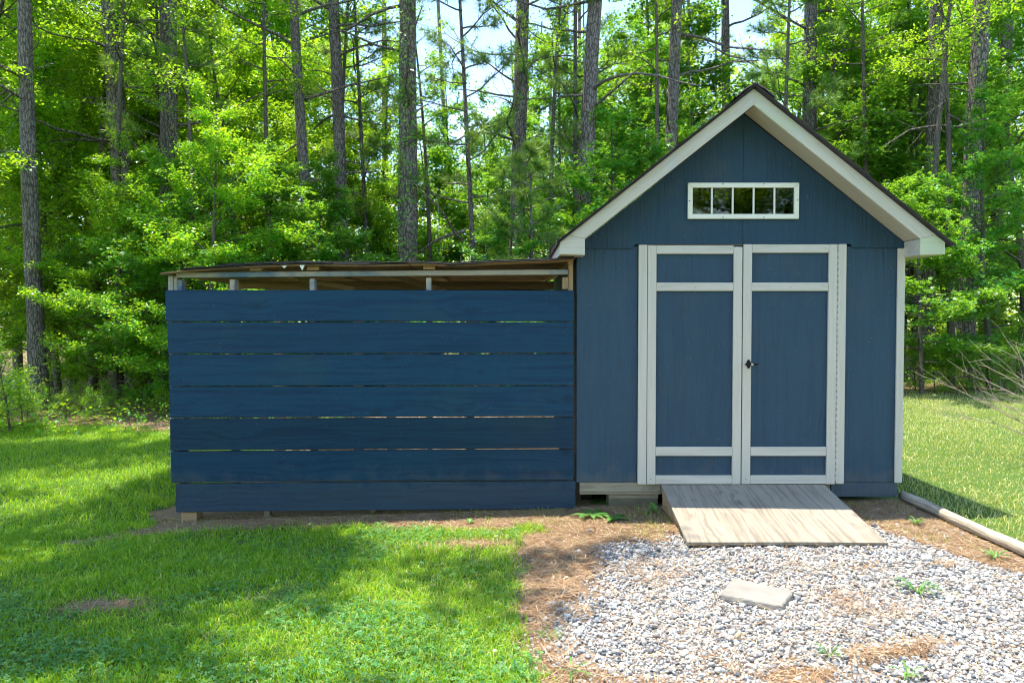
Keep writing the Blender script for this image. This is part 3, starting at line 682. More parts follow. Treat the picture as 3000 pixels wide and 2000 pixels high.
def stones(ax, ay, smin, smax, lift):
    n = len(ax); s = RNG.uniform(smin, smax, n)*np.where(RNG.random(n) < .14, RNG.uniform(1.3, 1.9, n), 1.0)
    V = ico[None]*RNG.uniform(.58, 1.25, (n, 12, 1)); V = V*RNG.uniform(.6, 1.2, (n, 1, 3)); V = np.einsum('nij,nkj->nki', rot_rand(n), V)
    V[:, :, 2] *= .8
    V = V*s[:, None, None] + np.stack([ax, ay, zg(ax, ay)+s*RNG.uniform(-.25, .5, n)+lift], 1)[:, None, :]
    Fc = icof[None]+(np.arange(n)*12)[:, None, None]
    return V.reshape(-1, 3), Fc.reshape(-1, 3), np.repeat(RNG.random(n), 12)
v1, f1, a1 = stones(ax[keep], ay[keep], .0062, .0118, 0)
k2 = RNG.random(keep.sum()) < .33*(gw[keep] > .6)
v2, f2, a2 = stones(ax[keep][k2]+.007, ay[keep][k2]+.006, .0065, .0125, .008)
tag(link('gravel', npmesh('gravel', np.concatenate([v1, v2]), np.concatenate([f1, f2+len(v1)]), np.concatenate([a1, a2])), M['gravel']), 'white and grey crushed stone gravel in front of the ramp', None, None, 'stuff')

def blades(x, y, h, wdt, bend, bias=0.0, lift=0.0):
    """grass blades: 5 verts, 3 triangles each"""
    n = len(x); z = zg(x, y)+lift; a = RNG.uniform(0, 2*np.pi, n); ca, sa = np.cos(a), np.sin(a)
    b = RNG.uniform(.2, 1, n)*bend; d = RNG.uniform(0, 2*np.pi, n); dx, dy = np.cos(d)*b*h, np.sin(d)*b*h
    P = np.stack([x, y, z-.004], 1); W = np.stack([ca, sa, 0*ca], 1)*(wdt*.5)[:, None]
    mid = P + np.stack([dx*.35, dy*.35, h*.6], 1); tip = P + np.stack([dx, dy, h*np.sqrt(np.clip(1-.55*b*b, .1, 1))], 1)
    V = np.stack([P-W, P+W, mid+W*.75, mid-W*.75, tip], 1).reshape(-1, 3)
    i = (np.arange(n)*5)[:, None]
    Q = i+np.array([[0, 1, 2, 3]]); T = i+np.array([[3, 2, 4]])
    at = np.clip(RNG.beta(1.6, 2.2, n)*1.0+bias, 0, 1)
    return V, Q, T, np.repeat(at, 5)
def grass(name, label, x, y, h, wdt, bend, m, bias=0.0):
    V, Q, T, at = blades(x, y, h, wdt, bend, bias)
    tag(link(name, npmesh(name, V, [Q, T], at), M[m]), label, None, None, 'stuff')
# near lawn
x, y = scatter(-3.6, .35, 2.3, 5.5, 180000)
pat = fbm(x, y, 2.6); pr = lawn_w(x, y)*np.clip(.25+1.1*pat-.5*(fbm(x+7, y+5, 5.0) > .63), .05, 1)
k = (RNG.random(len(x)) < pr) & ~blocked(x, y); x, y, pat = x[k], y[k], pat[k]
near_b = .22*np.clip((x+1.5)/1.2, 0, 1)+.22*(fbm(x, y, .8)-.5)
grass('lawn_grass', 'short green lawn grass mixed with clover before the planks', x, y, RNG.uniform(.018, .058, len(x))*(.45+1.0*pat), RNG.uniform(.003, .0075, len(x)), 1.35, 'grass', near_b)
# lawn left of the lean-to
x, y = scatter(-10, -2.3, 4.6, 11.5, 170000); pat = fbm(x, y, 1.8)
k = (RNG.random(len(x)) < lawn_w(x, y)*(.35+.7*pat)) & (np.abs(x) < .74*y+.5) & ~((x > -2.65) & (y > 5.4)); x, y, pat = x[k], y[k], pat[k]
grass('lawn_grass', 'short green lawn running back to the woods left of the planks', x, y, RNG.uniform(.03, .075, len(x))*(.7+.6*pat), RNG.uniform(.005, .009, len(x)), 1.3, 'grass', .15*(fbm(x, y, .5)-.5))
# lawn right of the shed
x, y = scatter(3.0, 11, 3.8, 15, 160000); pat = fbm(x, y, 1.5)
k = (RNG.random(len(x)) < lawn_w(x, y)*(.4+.7*pat)) & (x < .76*y+.6) & ~blocked(x, y); x, y, pat = x[k], y[k], pat[k]
grass('dry_lawn_grass', 'sunny yellowish lawn grass right of the shed', x, y, RNG.uniform(.02, .055, len(x))*(.6+.7*pat), RNG.uniform(.005, .009, len(x)), 1.35, 'grass_dry', .35*(fbm(x, y, .6)-.5)+.27)
# thin grass on the straw
x, y = scatter(-2.8, 3.05, 2.4, 5.6, 60000); sw_ = straw_w(x, y); pat = fbm(x+4, y+2, 3.2)
k = (sw_ > .3) & (gravel_w(x, y) < .25) & (RNG.random(len(x)) < np.clip((pat-.44)*3, .04, 1)) & ~blocked(x, y); x, y = x[k], y[k]
grass('sparse_grass', 'thin dry grass growing through the pine straw', x, y, RNG.uniform(.02, .055, len(x)), RNG.uniform(.002, .004, len(x)), 1.1, 'grass_dry', .1)
# clover
def clover(x, y, s, h):
    n = len(x); z = zg(x, y)+h; out_v, at = [], []
    base = RNG.uniform(0, 2*np.pi, n)
    tilt = RNG.normal(0, .25, (n, 2))
    for k in range(3):
        a = base+k*2*np.pi/3; ca, sa = np.cos(a), np.sin(a)
        tpl = [(.05, 0, 0), (.6, .48, .10), (1.0, .22, .06), (1.0, -.22, .06), (.6, -.48, .10)]
        q = []
        for lx, ly, lz in tpl:
            px_ = (lx*ca-ly*sa)*s; py_ = (lx*sa+ly*ca)*s
            q.append(np.stack([x+px_, y+py_, z+lz*s+px_*tilt[:, 0]+py_*tilt[:, 1]], 1))
        out_v.append(np.stack(q, 1))
    V = np.stack(out_v, 1).reshape(-1, 3)
    Fq = np.arange(n*3)[:, None]*5+np.array([[0, 1, 2, 3, 4]])
    return V, Fq, np.repeat(RNG.random(n), 15)
x, y = scatter(-3.6, .4, 2.3, 5.4, 52000); cl = fbm(x+20, y+8, 1.5)
k = (RNG.random(len(x)) < lawn_w(x, y)*np.clip((cl-.45)*4.2+.25*(y < 3.2), .03, .8)); x, y = x[k], y[k]
V, Fq, at = clover(x, y, RNG.uniform(.007, .0125, len(x)), RNG.uniform(.015, .042, len(x)))
tag(link('clover_patch', npmesh('clover_patch', V, Fq, at), M['clover']), 'bluish green clover leaves spread through the near lawn', None, None, 'stuff')
# pine straw
def needles(x, y, ln, wd, lift):
    n = len(x); a = RNG.uniform(0, np.pi, n); z = zg(x, y)+lift; dz = RNG.normal(0, .05, n)*ln
    D = np.stack([np.cos(a)*ln*.5, np.sin(a)*ln*.5, dz], 1); W = np.stack([-np.sin(a), np.cos(a), 0*a], 1)*(wd*.5)[:, None]
    P = np.stack([x, y, z], 1); cur = W/np.maximum(wd[:, None], 1e-6)*(RNG.normal(0, .10, n)*ln)[:, None]
    V = np.stack([P-D-W, P-D+W, P+cur+W, P+cur-W, P+D+W, P+D-W], 1).reshape(-1, 3)
    i = (np.arange(n)*6)[:, None]; Q = np.concatenate([i+np.array([[0, 1, 2, 3]]), i+np.array([[3, 2, 4, 5]])])
    return V, Q, np.repeat(RNG.random(n), 6)
x, y = scatter(-2.8, 3.0, 2.4, 5.62, 120000); gw_ = gravel_w(x, y); sw_ = straw_w(x, y); cl = fbm(x+5, y+31, 2.2)
k = (RNG.random(len(x)) < np.where(gw_ > .5, .05+.22*np.clip((cl-.56)*4, 0, 1), sw_*(.4+.7*cl))+.012) & ~blocked(x, y); x, y, gw_ = x[k], y[k], gw_[k]
V, Q, at = needles(x, y, RNG.uniform(.05, .17, len(x)), RNG.uniform(.0012, .0028, len(x)), np.where(gw_ > .4, .024, .004)+RNG.uniform(0, .010, len(x)))
x2, y2 = scatter(1.14, 2.34, 4.66, 5.35, 60)
tag(link('pine_straw', npmesh('pine_straw', V, Q, at), M['straw']), 'brown fallen pine needles round the gravel and along the planks', None, None, 'stuff')
x, y = scatter(-9, 9, 8.4, 19, 60000); k = (straw_w(x, y) > .3) & (np.abs(x) < .74*y); x, y = x[k], y[k]
V, Q, at = needles(x, y, RNG.uniform(.10, .25, len(x)), RNG.uniform(.006, .012, len(x)), RNG.uniform(.003, .02, len(x)))
tag(link('pine_straw', npmesh('pine_straw', V, Q, at), M['straw']), 'reddish pine straw covering the floor of the woods', None, None, 'stuff')

# ------------------------------------------------------------------ leaves and trees
T_OVAL = (np.array([(0, 0, 0), (.42, .27, .07), (1, 0, -.06), (.42, -.27, .07)], float), np.array([(0, 3, 2), (0, 2, 1)]))
def star_t():
    V, Fc = [], []
    for a, r_ in ((0, 1.0), (62, .88), (-62, .88), (122, .55), (-122, .55)):
        c, s = math.cos(R(a)), math.sin(R(a)); o = len(V); wd = .20
        V += [(.28-s*wd-c*.06, c*wd-s*.06, .03), (.28+c*r_*.75, s*r_*.75, -.06), (.28+s*wd-c*.06, -c*wd-s*.06, .03)]; Fc.append((o+2, o+1, o))
    return np.array(V), np.array(Fc)
T_STAR = star_t()
def leaf_arrays(P, size, tpl, rng, flat=.55, outward=None):
    n = len(P); TV, TF = tpl
    nrm = rng.normal(0, flat, (n, 3)); nrm[:, 2] = 1.0
    if outward is not None: nrm += outward
    nrm /= np.linalg.norm(nrm, axis=1)[:, None]
    t = rng.normal(size=(n, 3)); t -= (t*nrm).sum(1)[:, None]*nrm; t /= np.linalg.norm(t, axis=1)[:, None]
    b = np.cross(nrm, t)
    V = P[:, None, :] + size[:, None, None]*(TV[None, :, 0:1]*t[:, None] + TV[None, :, 1:2]*b[:, None] + TV[None, :, 2:3]*nrm[:, None])
    Fc = TF[None]+(np.arange(n)*len(TV))[:, None, None]
    return V.reshape(-1, 3), Fc.reshape(-1, 3), np.repeat(rng.random(n), len(TV))
def path(rng, p, d, L, n, wob, grav):
    P = [np.array(p, float)]; d = np.array(d, float); d /= np.linalg.norm(d)
    for k in range(n):
        d = d + rng.normal(0, wob, 3) + np.array([0, 0, grav]); d /= np.linalg.norm(d)
        P.append(P[-1]+d*L/n)
    return np.array(P)
def hardwood(seed, H, spread, nb, clear, nleaf, tpl, lsize, up=.55, sparse=1.0):
    rng = np.random.default_rng(seed); wood_, tw = [], []
    tr = path(rng, (0, 0, -.1), (0, 0, 1), H+.1, 12, .035, .02); r0 = .0085*H+.012
    rad = r0*np.linspace(1, .12, 13)**.9; wood_.append(tube(tr, rad, 8))
    for i in range(nb):
        tt = clear+(1-clear)*(i+.5)/nb; f = tt*12; k = min(int(f), 11); p = tr[k]+(tr[k+1]-tr[k])*(f-k)
        az = i*2.4+rng.normal(0, .35); q = (tt-clear)/(1-clear)
        L = spread*(.55+.55*math.sin(math.pi*min(1, q*1.15+.12)))*(1-.45*q*q)*rng.uniform(.7, 1.15)
        el = .15+up*q+rng.normal(0, .12)
        P = path(rng, p, (math.cos(az)*math.cos(el), math.sin(az)*math.cos(el), math.sin(el)), L, 6, .13, .02)
        rb = max(.008, rad[k]*.42); wood_.append(tube(P, rb*np.linspace(1, .2, 7), 5))
        for j in range(9):
            u = rng.uniform(.2, 1.0)*6; kk = min(int(u), 5); pp = P[kk]+(P[kk+1]-P[kk])*(u-kk); dd = P[kk+1]-P[kk]
            a2 = rng.uniform(.5, 1.2)*rng.choice((-1, 1)); c, s = math.cos(a2), math.sin(a2)
            dd = np.array([dd[0]*c-dd[1]*s, dd[0]*s+dd[1]*c, dd[2]+rng.normal(0, .15)*np.linalg.norm(dd)])
            P2 = path(rng, pp, dd, L*rng.uniform(.25, .5), 4, .15, .0); wood_.append(tube(P2, rb*.3*np.linspace(1, .3, 5), 3))
            tw += [(P2[m_], P2[m_+1]) for m_ in range(4)]
        tw += [(P[m_], P[m_+1]) for m_ in range(3, 6)]
    A = np.array([a for a, b in tw]); B = np.array([b for a, b in tw])
    ln = np.linalg.norm(B-A, axis=1); cl = rng.uniform(.15, 1.0, len(A))**1.5*ln*sparse
    idx = rng.choice(len(A), nleaf, p=cl/cl.sum()); u = rng.random((nleaf, 1))
    P = A[idx]*(1-u)+B[idx]*u+rng.normal(0, 1, (nleaf, 3))*np.array([.11, .11, .06])*(.6+H*.05)
    V, Fc, at = leaf_arrays(P, rng.uniform(.55, 1.2, nleaf)*lsize, tpl, rng)
    tr_ = rng.random(len(A)//8+1)[idx//8]; at = .5*at+.5*np.repeat(tr_, len(tpl[0]))
    wv, wq = join(wood_)
    return npmesh('leafy_trunk', wv, wq, None, True), npmesh('leafy_crown', V, Fc, at)
HW = []
for sd_, (H, sp, nb, cl, nl, tp, ls, mt) in enumerate([
    (9.5, 2.5, 36, .14, 22000, T_STAR, .108, 'leaf_star'), (9.0, 2.3, 34, .10, 20000, T_STAR, .104, 'leaf_star'),
    (9.5, 2.7, 40, .06, 52000, T_OVAL, .090, 'leaf_oval'), (8.5, 2.5, 38, .05, 46000, T_OVAL, .086, 'leaf_oval'),
    (10.5, 2.9, 38, .22, 50000, T_OVAL, .094, 'leaf_oval'), (6.0, 2.1, 30, .10, 17000, T_STAR, .105, 'leaf_star'),
    (12.0, 2.7, 26, .52, 21000, T_OVAL, .120, 'leaf_oval'), (12.0, 1.7, 16, .60, 2600, T_OVAL, .105, 'leaf_oval')]):
    t_, c_ = hardwood(100+sd_, H, sp, nb, cl, nl, tp, ls); t_.materials.append(M['bark_leafy']); c_.materials.append(M[mt]); HW.append((H, t_, c_))
def place_leafy(kind, x, y, h, rz, label, name='leafy_tree', cat='tree', group='leafy trees of the understory', lean_=(0, 0), wide=1.0):
    H, t_, c_ = HW[kind]; s = h/H
    r_ = empty(name, (x, y, gz(x, y)-.02)); r_.rotation_euler = (lean_[0], lean_[1], rz); r_.scale = (s*wide, s*wide, s)
    tag(r_, label, cat, group); link('trunk', t_, None, r_); link('crown', c_, None, r_); return r_

# pines ------------------------------------------------------------
def pine_trunk(seed, H, n=44, sides=18):
    rng = np.random.default_rng(seed); P = path(rng, (0, 0, -.25), (0, 0, 1), H, n, .006, .01)
    rad = .2*(np.linspace(1, .30, n+1)); rad[:4] *= np.array([1.35, 1.22, 1.1, 1.04])
    v, q = tube(P, rad, sides)
    c = np.repeat(P, sides, 0); dn = v-c; a = rng.normal(0, .03, len(v)); v = c+dn*(1+a)[:, None]
    return P, (v, q)
def tuft_arrays(P, D, ln, rng, per=24, wd=.011):
    n = len(P); m_ = n*per
    P2 = np.repeat(P, per, 0); D2 = np.repeat(D, per, 0)
    d = D2*.55+rng.normal(0, .55, (m_, 3)); d /= np.linalg.norm(d, axis=1)[:, None]
    L = np.repeat(ln, per)*rng.uniform(.7, 1.1, m_); sd__ = np.cross(d, rng.normal(size=(m_, 3))); sd__ /= np.linalg.norm(sd__, axis=1)[:, None]
    W = sd__*wd*.5; tip = P2+d*L[:, None]; tip[:, 2] -= .12*L
    V = np.stack([P2-W, P2+W, tip], 1).reshape(-1, 3)
    return V, np.arange(m_*3).reshape(-1, 3), np.repeat(np.repeat(rng.random(n), per)*.7+.3*rng.random(m_), 3)
def pine_limbs(seed, Ptr, z0, z1, nb, L0, L1, rb, tufts, ndead, dz0, dz1, per=24, wd=.011):
    rng = np.random.default_rng(seed); wood_, TP, TD = [], [], []
    zs = Ptr[:, 2]
    at_ = lambda z: np.array([np.interp(z, zs, Ptr[:, 0]), np.interp(z, zs, Ptr[:, 1]), z])
    for i in range(nb):
        z = z0+(z1-z0)*(i+rng.random())/nb; q = (z-z0)/(z1-z0); az = i*2.4+rng.normal(0, .4); L = (L0*(1-q)+L1*q)*rng.uniform(.7, 1.15)
        el = rng.uniform(-.05, .3)+.3*q
        P = path(rng, at_(z), (math.cos(az)*math.cos(el), math.sin(az)*math.cos(el), math.sin(el)), L, 8, .12, .015)
        wood_.append(tube(P, rb*np.linspace(1, .25, 9), 5))
        for j in range(7):
            u = rng.uniform(.3, 1)*8; kk = min(int(u), 7); pp = P[kk]; dd = P[kk+1]-P[kk]; a2 = rng.uniform(.4, 1.1)*rng.choice((-1, 1)); c, s = math.cos(a2), math.sin(a2)
            dd = np.array([dd[0]*c-dd[1]*s, dd[0]*s+dd[1]*c, dd[2]+.25*np.linalg.norm(dd)])
            P2 = path(rng, pp, dd, L*rng.uniform(.18, .4), 4, .15, .03); wood_.append(tube(P2, rb*.35*np.linspace(1, .4, 5), 3))
            for m_ in range(2, 5):
                if rng.random() < tufts: TP.append(P2[m_]); TD.append(P2[min(m_, 4)]-P2[m_-1])
        TP.append(P[-1]); TD.append(P[-1]-P[-2])
    for i in range(ndead):
        z = rng.uniform(dz0, dz1); az = rng.uniform(0, 6.28); el = rng.uniform(-.1, .4); L = rng.uniform(.3, 2.6)
        P = path(rng, at_(z), (math.cos(az)*math.cos(el), math.sin(az)*math.cos(el), math.sin(el)), L, 6, .16, .0)
        wood_.append(tube(P, (.012+.011*L)*np.linspace(1, .25, 7), 5))
        for j in range(int(L*2)):
            kk = rng.integers(2, 6); P2 = path(rng, P[kk], rng.normal(0, 1, 3), L*.3, 3, .2, 0); wood_.append(tube(P2, [.008, .006, .005, .004], 3))
    TP = np.array(TP); TD = np.array(TD); TD /= np.linalg.norm(TD, axis=1)[:, None]
    return join(wood_), tuft_arrays(TP, TD, rng.uniform(.16, .26, len(TP)), rng, per, wd)
PINES = []
for i, (z0, z1, nb, nd, dz0) in enumerate([(10.2, 19.5, 24, 11, 3.5), (8.3, 19.5, 28, 9, 3.0), (12.0, 19.5, 20, 13, 4.0), (7.2, 19.5, 30, 8, 3.2)]):
    P, tv = pine_trunk(300+i, 20.5); lv, nv = pine_limbs(320+i, P, z0, z1, nb, 2.8, .9, .036, .75, nd, dz0, z0)
    t_ = npmesh('pine_trunk', *tv, None, True); l_ = npmesh('pine_branches', *lv, None, True); c_ = npmesh('pine_needles', *nv)
    for m_, k_ in ((t_, 'bark_pine'), (l_, 'bark_pine'), (c_, 'needle')): m_.materials.append(M[k_])
    PINES.append((t_, l_, c_))
YP = []
for i, (H, z0, nb, L0) in enumerate([(11.0, 3.6, 30, 1.9), (5.0, 1.2, 22, 1.2)]):
    P, tv = pine_trunk(350+i, H, 26, 10); V = tv[0].copy(); lv, nv = pine_limbs(360+i, P, z0, H*.98, nb, L0, .35, .02, .9, 6 if i == 0 else 0, 1.5, 3.6, 30, .010)
    t_ = npmesh('young_pine_trunk', V, tv[1], None, True); l_ = npmesh('young_pine_branches', *lv, None, True); c_ = npmesh('young_pine_needles', *nv)
    for m_, k_ in ((t_, 'bark_pine'), (l_, 'bark_pine'), (c_, 'needle')): m_.materials.append(M[k_])
    YP.append((t_, l_, c_))
def place_pine(spec, xt, xl, yl, wpx, D, rz, label, bare=False):
    """spec mesh set; xt column at the picture's top, xl column at row yl"""
    za, zb = Z(0, D), Z(yl, D); xa, xb = X(xt, D), X(xl, D); sl = (xa-xb)/(za-zb); x0 = xb-sl*zb
    r_ = empty('pine_tree', (x0, D, gz(x0, D))); r_.rotation_euler = (R(random.uniform(-.6, .6)), math.atan(sl), 0)
    tag(r_, label, 'tree', 'pine trees of the woods')
    dia = wpx*1.2755*D/F; k = dia/.36
    t = link('trunk', spec[0], None, r_, (0, 0, 0), (0, 0, rz)); t.scale = (k, k, 1)
    if not bare:
        b = link('branches', spec[1], None, r_, (0, 0, 0), (0, 0, rz)); b['kind'] = 'stuff'; c = link('crown', spec[2], None, r_, (0, 0, 0), (0, 0, rz))
    return r_
PL = [
 (0, 72, 88, 890, 34, 13.6, .3, 'tall grey pine trunk at the far left edge of the woods'),
 (1, 258, 287, 640, 42, 15.4, 1.9, 'thick pine half hidden by leaves, second large trunk from the left'),
 (2, 412, 400, 420, 38, 15.8, 2.5, 'thick pine behind the thin trunk at the planks left end'),
 (3, 672, 708, 560, 26, 15.5, 3.3, 'leaning pine above the middle left of the plank wall'),
 (0, 786, 790, 600, 30, 16.0, 4.1, 'straight pine right of the leaning pine above the planks'),
 (2, 942, 934, 590, 46, 15.0, .9, 'thickest pine with creeper leaves, dark base behind the plank roof'),
 (1, 1183, 1182, 595, 36, 16.0, 2.2, 'straight flaky pine midway between the creeper pine and shed'),
 (3, 1212, 1205, 500, 22, 22.0, 5.3, 'slimmer pine just behind the straight flaky pine'),
 (0, 1346, 1334, 510, 38, 15.0, 1.2, 'thick pine rising beside the left eave of the shed'),
 (2, 1548, 1538, 350, 30, 17.0, 3.9, 'pine rising behind the left roof slope of the shed'),
 (1, 1672, 1672, 245, 24, 21.0, .5, 'pale pine against open sky just left of the shed ridge'),
 (3, 1848, 1852, 260, 36, 19.0, 2.8, 'reddish pine right of the shed ridge'),
 (0, 2146, 2138, 440, 28, 17.0, 4.9, 'many branched pine above the right roof slope of the shed'),
 (1, 2222, 2212, 850, 42, 15.5, 1.5, 'thick pale pine with dark base right of the shed'),
 (2, 2306, 2294, 350, 26, 19.0, 3.1, 'farthest right pine with forked limbs'),
]
for (k, xt, xl, yl, wpx, D, rz, lab) in PL: place_pine(PINES[k], xt, xl, yl, wpx, D, rz, lab)
# slim stems
for (k, xt, xl, yl, wpx, D, rz, lab) in [
 (0, 382, 377, 885, 15, 15.0, .4, 'slim bare trunk standing at the left end of the planks'),
 (0, 822, 846, 600, 12, 17.0, 2.0, 'slim crooked young pine left of the creeper pine'),
 (0, 1055, 1087, 600, 13, 15.0, 3.1, 'slim young pine with open needle boughs against the sky'),
 (0, 1314, 1318, 525, 15, 15.6, 4.4, 'slim pine touching the thick pine at the left eave'),
 (0, 1803, 1798, 240, 12, 17.0, 5.1, 'slim pine just right of the shed ridge'),
]: place_pine(YP[0], xt, xl, yl, wpx, D, rz, lab)
# creeper on the thickest pine
cp = [o for o in bpy.data.objects if o.get('label', '').startswith('thickest pine')][0]
rng = np.random.default_rng(5); n = 900
zz = rng.uniform(2.5, 9.8, n); aa = rng.normal(-.4, 1.0, n)-math.pi/2; rr_ = .27-.008*zz+rng.uniform(0, .10, n)
V, Fc, at = leaf_arrays(np.stack([rr_*np.cos(aa), rr_*np.sin(aa), zz], 1), rng.uniform(.06, .12, n), T_OVAL, rng, .5, np.stack([np.cos(aa), np.sin(aa), 0*aa], 1)*1.2)
link('creeper', npmesh('creeper', V, Fc, at), M['leaf_oval'], cp)
# young pine sapling with pale needles
sp_ = empty('pine_sapling', (X(1222, 13.0), 13.0, gz(0, 13))); tag(sp_, 'small pale young pine in front of the straight flaky pine', 'tree', 'pine trees of the woods')
for nm, me_ in zip(('trunk', 'branches', 'crown'), YP[1]):
    o = link(nm, me_, None, sp_); 
    if nm == 'trunk': o.scale = (.28, .28, .92)
sp_.scale = (1, 1, .92)
# understory trees: kind, column, depth, height, label
UT = [
 (2, -130, 14, 10.5, 'dense leafy tree cut by the left edge of the photo'),
 (4, 40, 21, 14.5, 'tall leafy tree behind the far left pine'),
 (2, 165, 18.5, 12.5, 'bushy bright tree right of the far left pine'),
 (3, 235, 23, 15, 'tall leafy tree deep behind the second large pine'),
 (0, 330, 21.5, 14, 'star leafed tree between the two thick left pines'),
 (3, 470, 12.2, 5.1, 'sunlit rounded tree above the planks left end'),
 (2, 430, 25, 15, 'tall tree filling the back behind the slim bare trunk'),
 (4, 590, 22, 14, 'tall yellow green tree left of the leaning pine'),
 (5, 640, 13.4, 4.6, 'low star leafed tree above the middle of the plank roof'),
 (2, 735, 22, 12.5, 'leafy tree between the leaning pine and the straight pine'),
 (1, 800, 14.8, 4.2, 'bluish green tree before the straight pine'),
 (3, 885, 22, 9, 'leafy tree just left of the creeper pine'),
 (5, 1010, 19, 6.2, 'yellow green tree right of the creeper pine below the sky gap'),
 (0, 1130, 22, 7.5, 'leafy tree low behind the slim young pine'),
 (5, 1150, 13, 3.4, 'low star leafed tree above the plank roof left of the shed'),
 (1, 1268, 19, 8.5, 'airy tree between the flaky pine and the eave pine'),
 (5, 1430, 15.5, 5.6, 'small star leafed tree above the left roof slope'),
 (0, 1475, 21, 11.5, 'tall airy tree right of the eave pine'),
 (1, 1610, 20, 10.5, 'airy star leafed tree left of the shed ridge'),
 (5, 1745, 21, 7.5, 'low tree directly behind the shed ridge'),
 (0, 1930, 21.5, 12, 'full star leafed tree right of the reddish pine'),
 (4, 2010, 24, 15, 'tall many stemmed tree over the right roof slope'),
 (1, 2075, 18.5, 9.5, 'bright star leafed tree above the right eave'),
 (2, 2180, 22, 14, 'tall tree behind the many branched pine'),
 (1, 2275, 14, 5.6, 'broad star leafed tree before the thick pale pine'),
 (0, 2400, 18.5, 13, 'leafy tree cut by the right edge of the photo'),
 (5, 2120, 13.2, 3.8, 'low star leafed tree beside the shed right corner'),
 (3, 208, 16.2, 8.4, 'leafy tree covering the lower half of the second large pine'),
 (2, 540, 18.0, 9.4, 'leafy tree behind the sunlit rounded tree'),
 (3, 118, 18.5, 9.0, 'leafy tree just right of the far left pine trunk'),
 (2, 330, 18.0, 9.4, 'dense tree just left of the slim bare trunk'),
 (1, 705, 14.6, 4.7, 'star leafed tree at the foot of the leaning pine'),
 (3, 868, 17.5, 5.4, 'low leafy tree at the left foot of the creeper pine'),
 (0, 1095, 18.0, 5.2, 'low tree at the foot of the slim young pine'),
 (0, 1520, 18.6, 8.4, 'star leafed tree behind the left roof slope'),
 (1, 1690, 23.0, 8.0, 'small tree below the open sky at the ridge'),
 (1, 1965, 19.0, 10.0, 'star leafed tree left of the many branched pine'),
 (0, 2105, 17.6, 8.6, 'leafy tree filling the gap above the right eave'),
 (0, 2345, 16.0, 9.0, 'leafy tree right of the thick pale pine'),
 (3, 660, 26.0, 15.0, 'tall tree deep behind the leaning pine'),
 (2, 1400, 26.0, 12.0, 'tall tree deep behind the eave pine'),
 (3, 1800, 26.0, 13.0, 'tall tree deep behind the reddish pine'),
 (0, 1060, 25.0, 9.6, 'leafy tree deep below the sky gap'),
 (1, 1245, 26.0, 11.5, 'airy tree deep behind the straight flaky pine'),
 (0, 1350, 25.0, 11.0, 'airy tree deep behind the thick eave pine'),
 (3, 262, 14.0, 4.8, 'small leafy tree hiding the foot of the second large pine'),
 (5, 408, 14.3, 4.6, 'small star leafed tree right of the slim bare trunk'),
 (3, 2260, 25.0, 15.0, 'tall tree deep in the right corner of the woods'),
]
for i, (k, px, D, h, lab) in enumerate(UT):
    x = X(px, D); place_leafy(k, x, D, h, i*1.7, lab, wide=1.0 if h > 7 else 1.15)
for i, (px, D, h, lab) in enumerate([
 (275, 14.4, 10.0, 'slim sapling stem left of the slim bare trunk'), (345, 16.2, 11.0, 'slim dark stem just behind the slim bare trunk'), (132, 17.0, 11.0, 'slim dark stem right of the far left pine'),
 (215, 16.5, 10.5, 'slim dark stem left of the second large pine'), (442, 13.6, 9.0, 'slim forked stem above the planks left end'), (640, 15.2, 10.0, 'slim stem left of the leaning pine'),
 (752, 16.6, 11.0, 'slim stem between the leaning pine and the straight pine'), (1002, 17.2, 9.5, 'slim stem right of the creeper pine'), (1262, 15.6, 10.0, 'slim stem right of the straight flaky pine'),
 (1490, 16.4, 11.0, 'slim stem right of the thick eave pine'), (2012, 17.2, 11.0, 'slim stem over the right roof slope'), (2112, 14.6, 10.0, 'slim stem beside the shed right corner'), (2187, 14.2, 10.0, 'slim stem before the thick pale pine')]):
    place_leafy(7, X(px, D), D, h, i*2.3, lab, 'sapling', 'tree', 'slim saplings of the woods', wide=.8)
# undergrowth shrubs
SH = []
for sd_ in range(3):
    t_, c_ = hardwood(200+sd_, 1.5, .85, 16, .04, 2600, T_OVAL, .062, .9); t_.materials.append(M['bark_leafy']); c_.materials.append(M['leaf_oval']); SH.append((t_, c_))
SL = [(-8, 11.0, 1.3, 'dark bush cut by the left edge beside the lawn'), (48, 11.1, 1.15, 'dark bush right of the dense edge shrub'), (20, 10.6, 1.35, 'dense low shrub at the left edge of the lawn'), (105, 12.4, .8, 'low shrub at the foot of the far left pine'), (185, 13.2, .8, 'shrub right of the far left pine base'),
      (250, 12.6, .9, 'small shrub in the straw left of the slim stems'), (322, 13.6, .75, 'shrub between the slim stems and the planks'), (372, 12.2, .8, 'small shrub touching the planks left end'),
      
      (2105, 14.0, 1.1, 'shrub at the wood edge beside the shed corner'), (2180, 15.0, 1.3, 'shrub at the foot of the thick pale pine'), (2280, 15.8, 1.5, 'shrub right of the thick pale pine'), (2350, 13.6, 1.4, 'shrub cut by the right photo edge'),
      (60, 11.8, 1.0, 'low shrub between the edge shrub and the far left pine'), (150, 11.6, .8, 'low shrub in front of the far left pine base'), (215, 11.9, .8, 'small green shrub at the lawn edge by the straw'),
      (285, 11.8, .55, 'seedling clump on the straw near the planks'), 
      (2150, 13.4, .9, 'low shrub at the lawn end before the thick pale pine'), (2230, 14.2, 1.0, 'low shrub beside the thick pale pine base'), (2310, 14.4, 1.1, 'low shrub behind the bare bush'),
      (2120, 18.5, 1.6, 'large shrub deep in the woods right of the shed')]
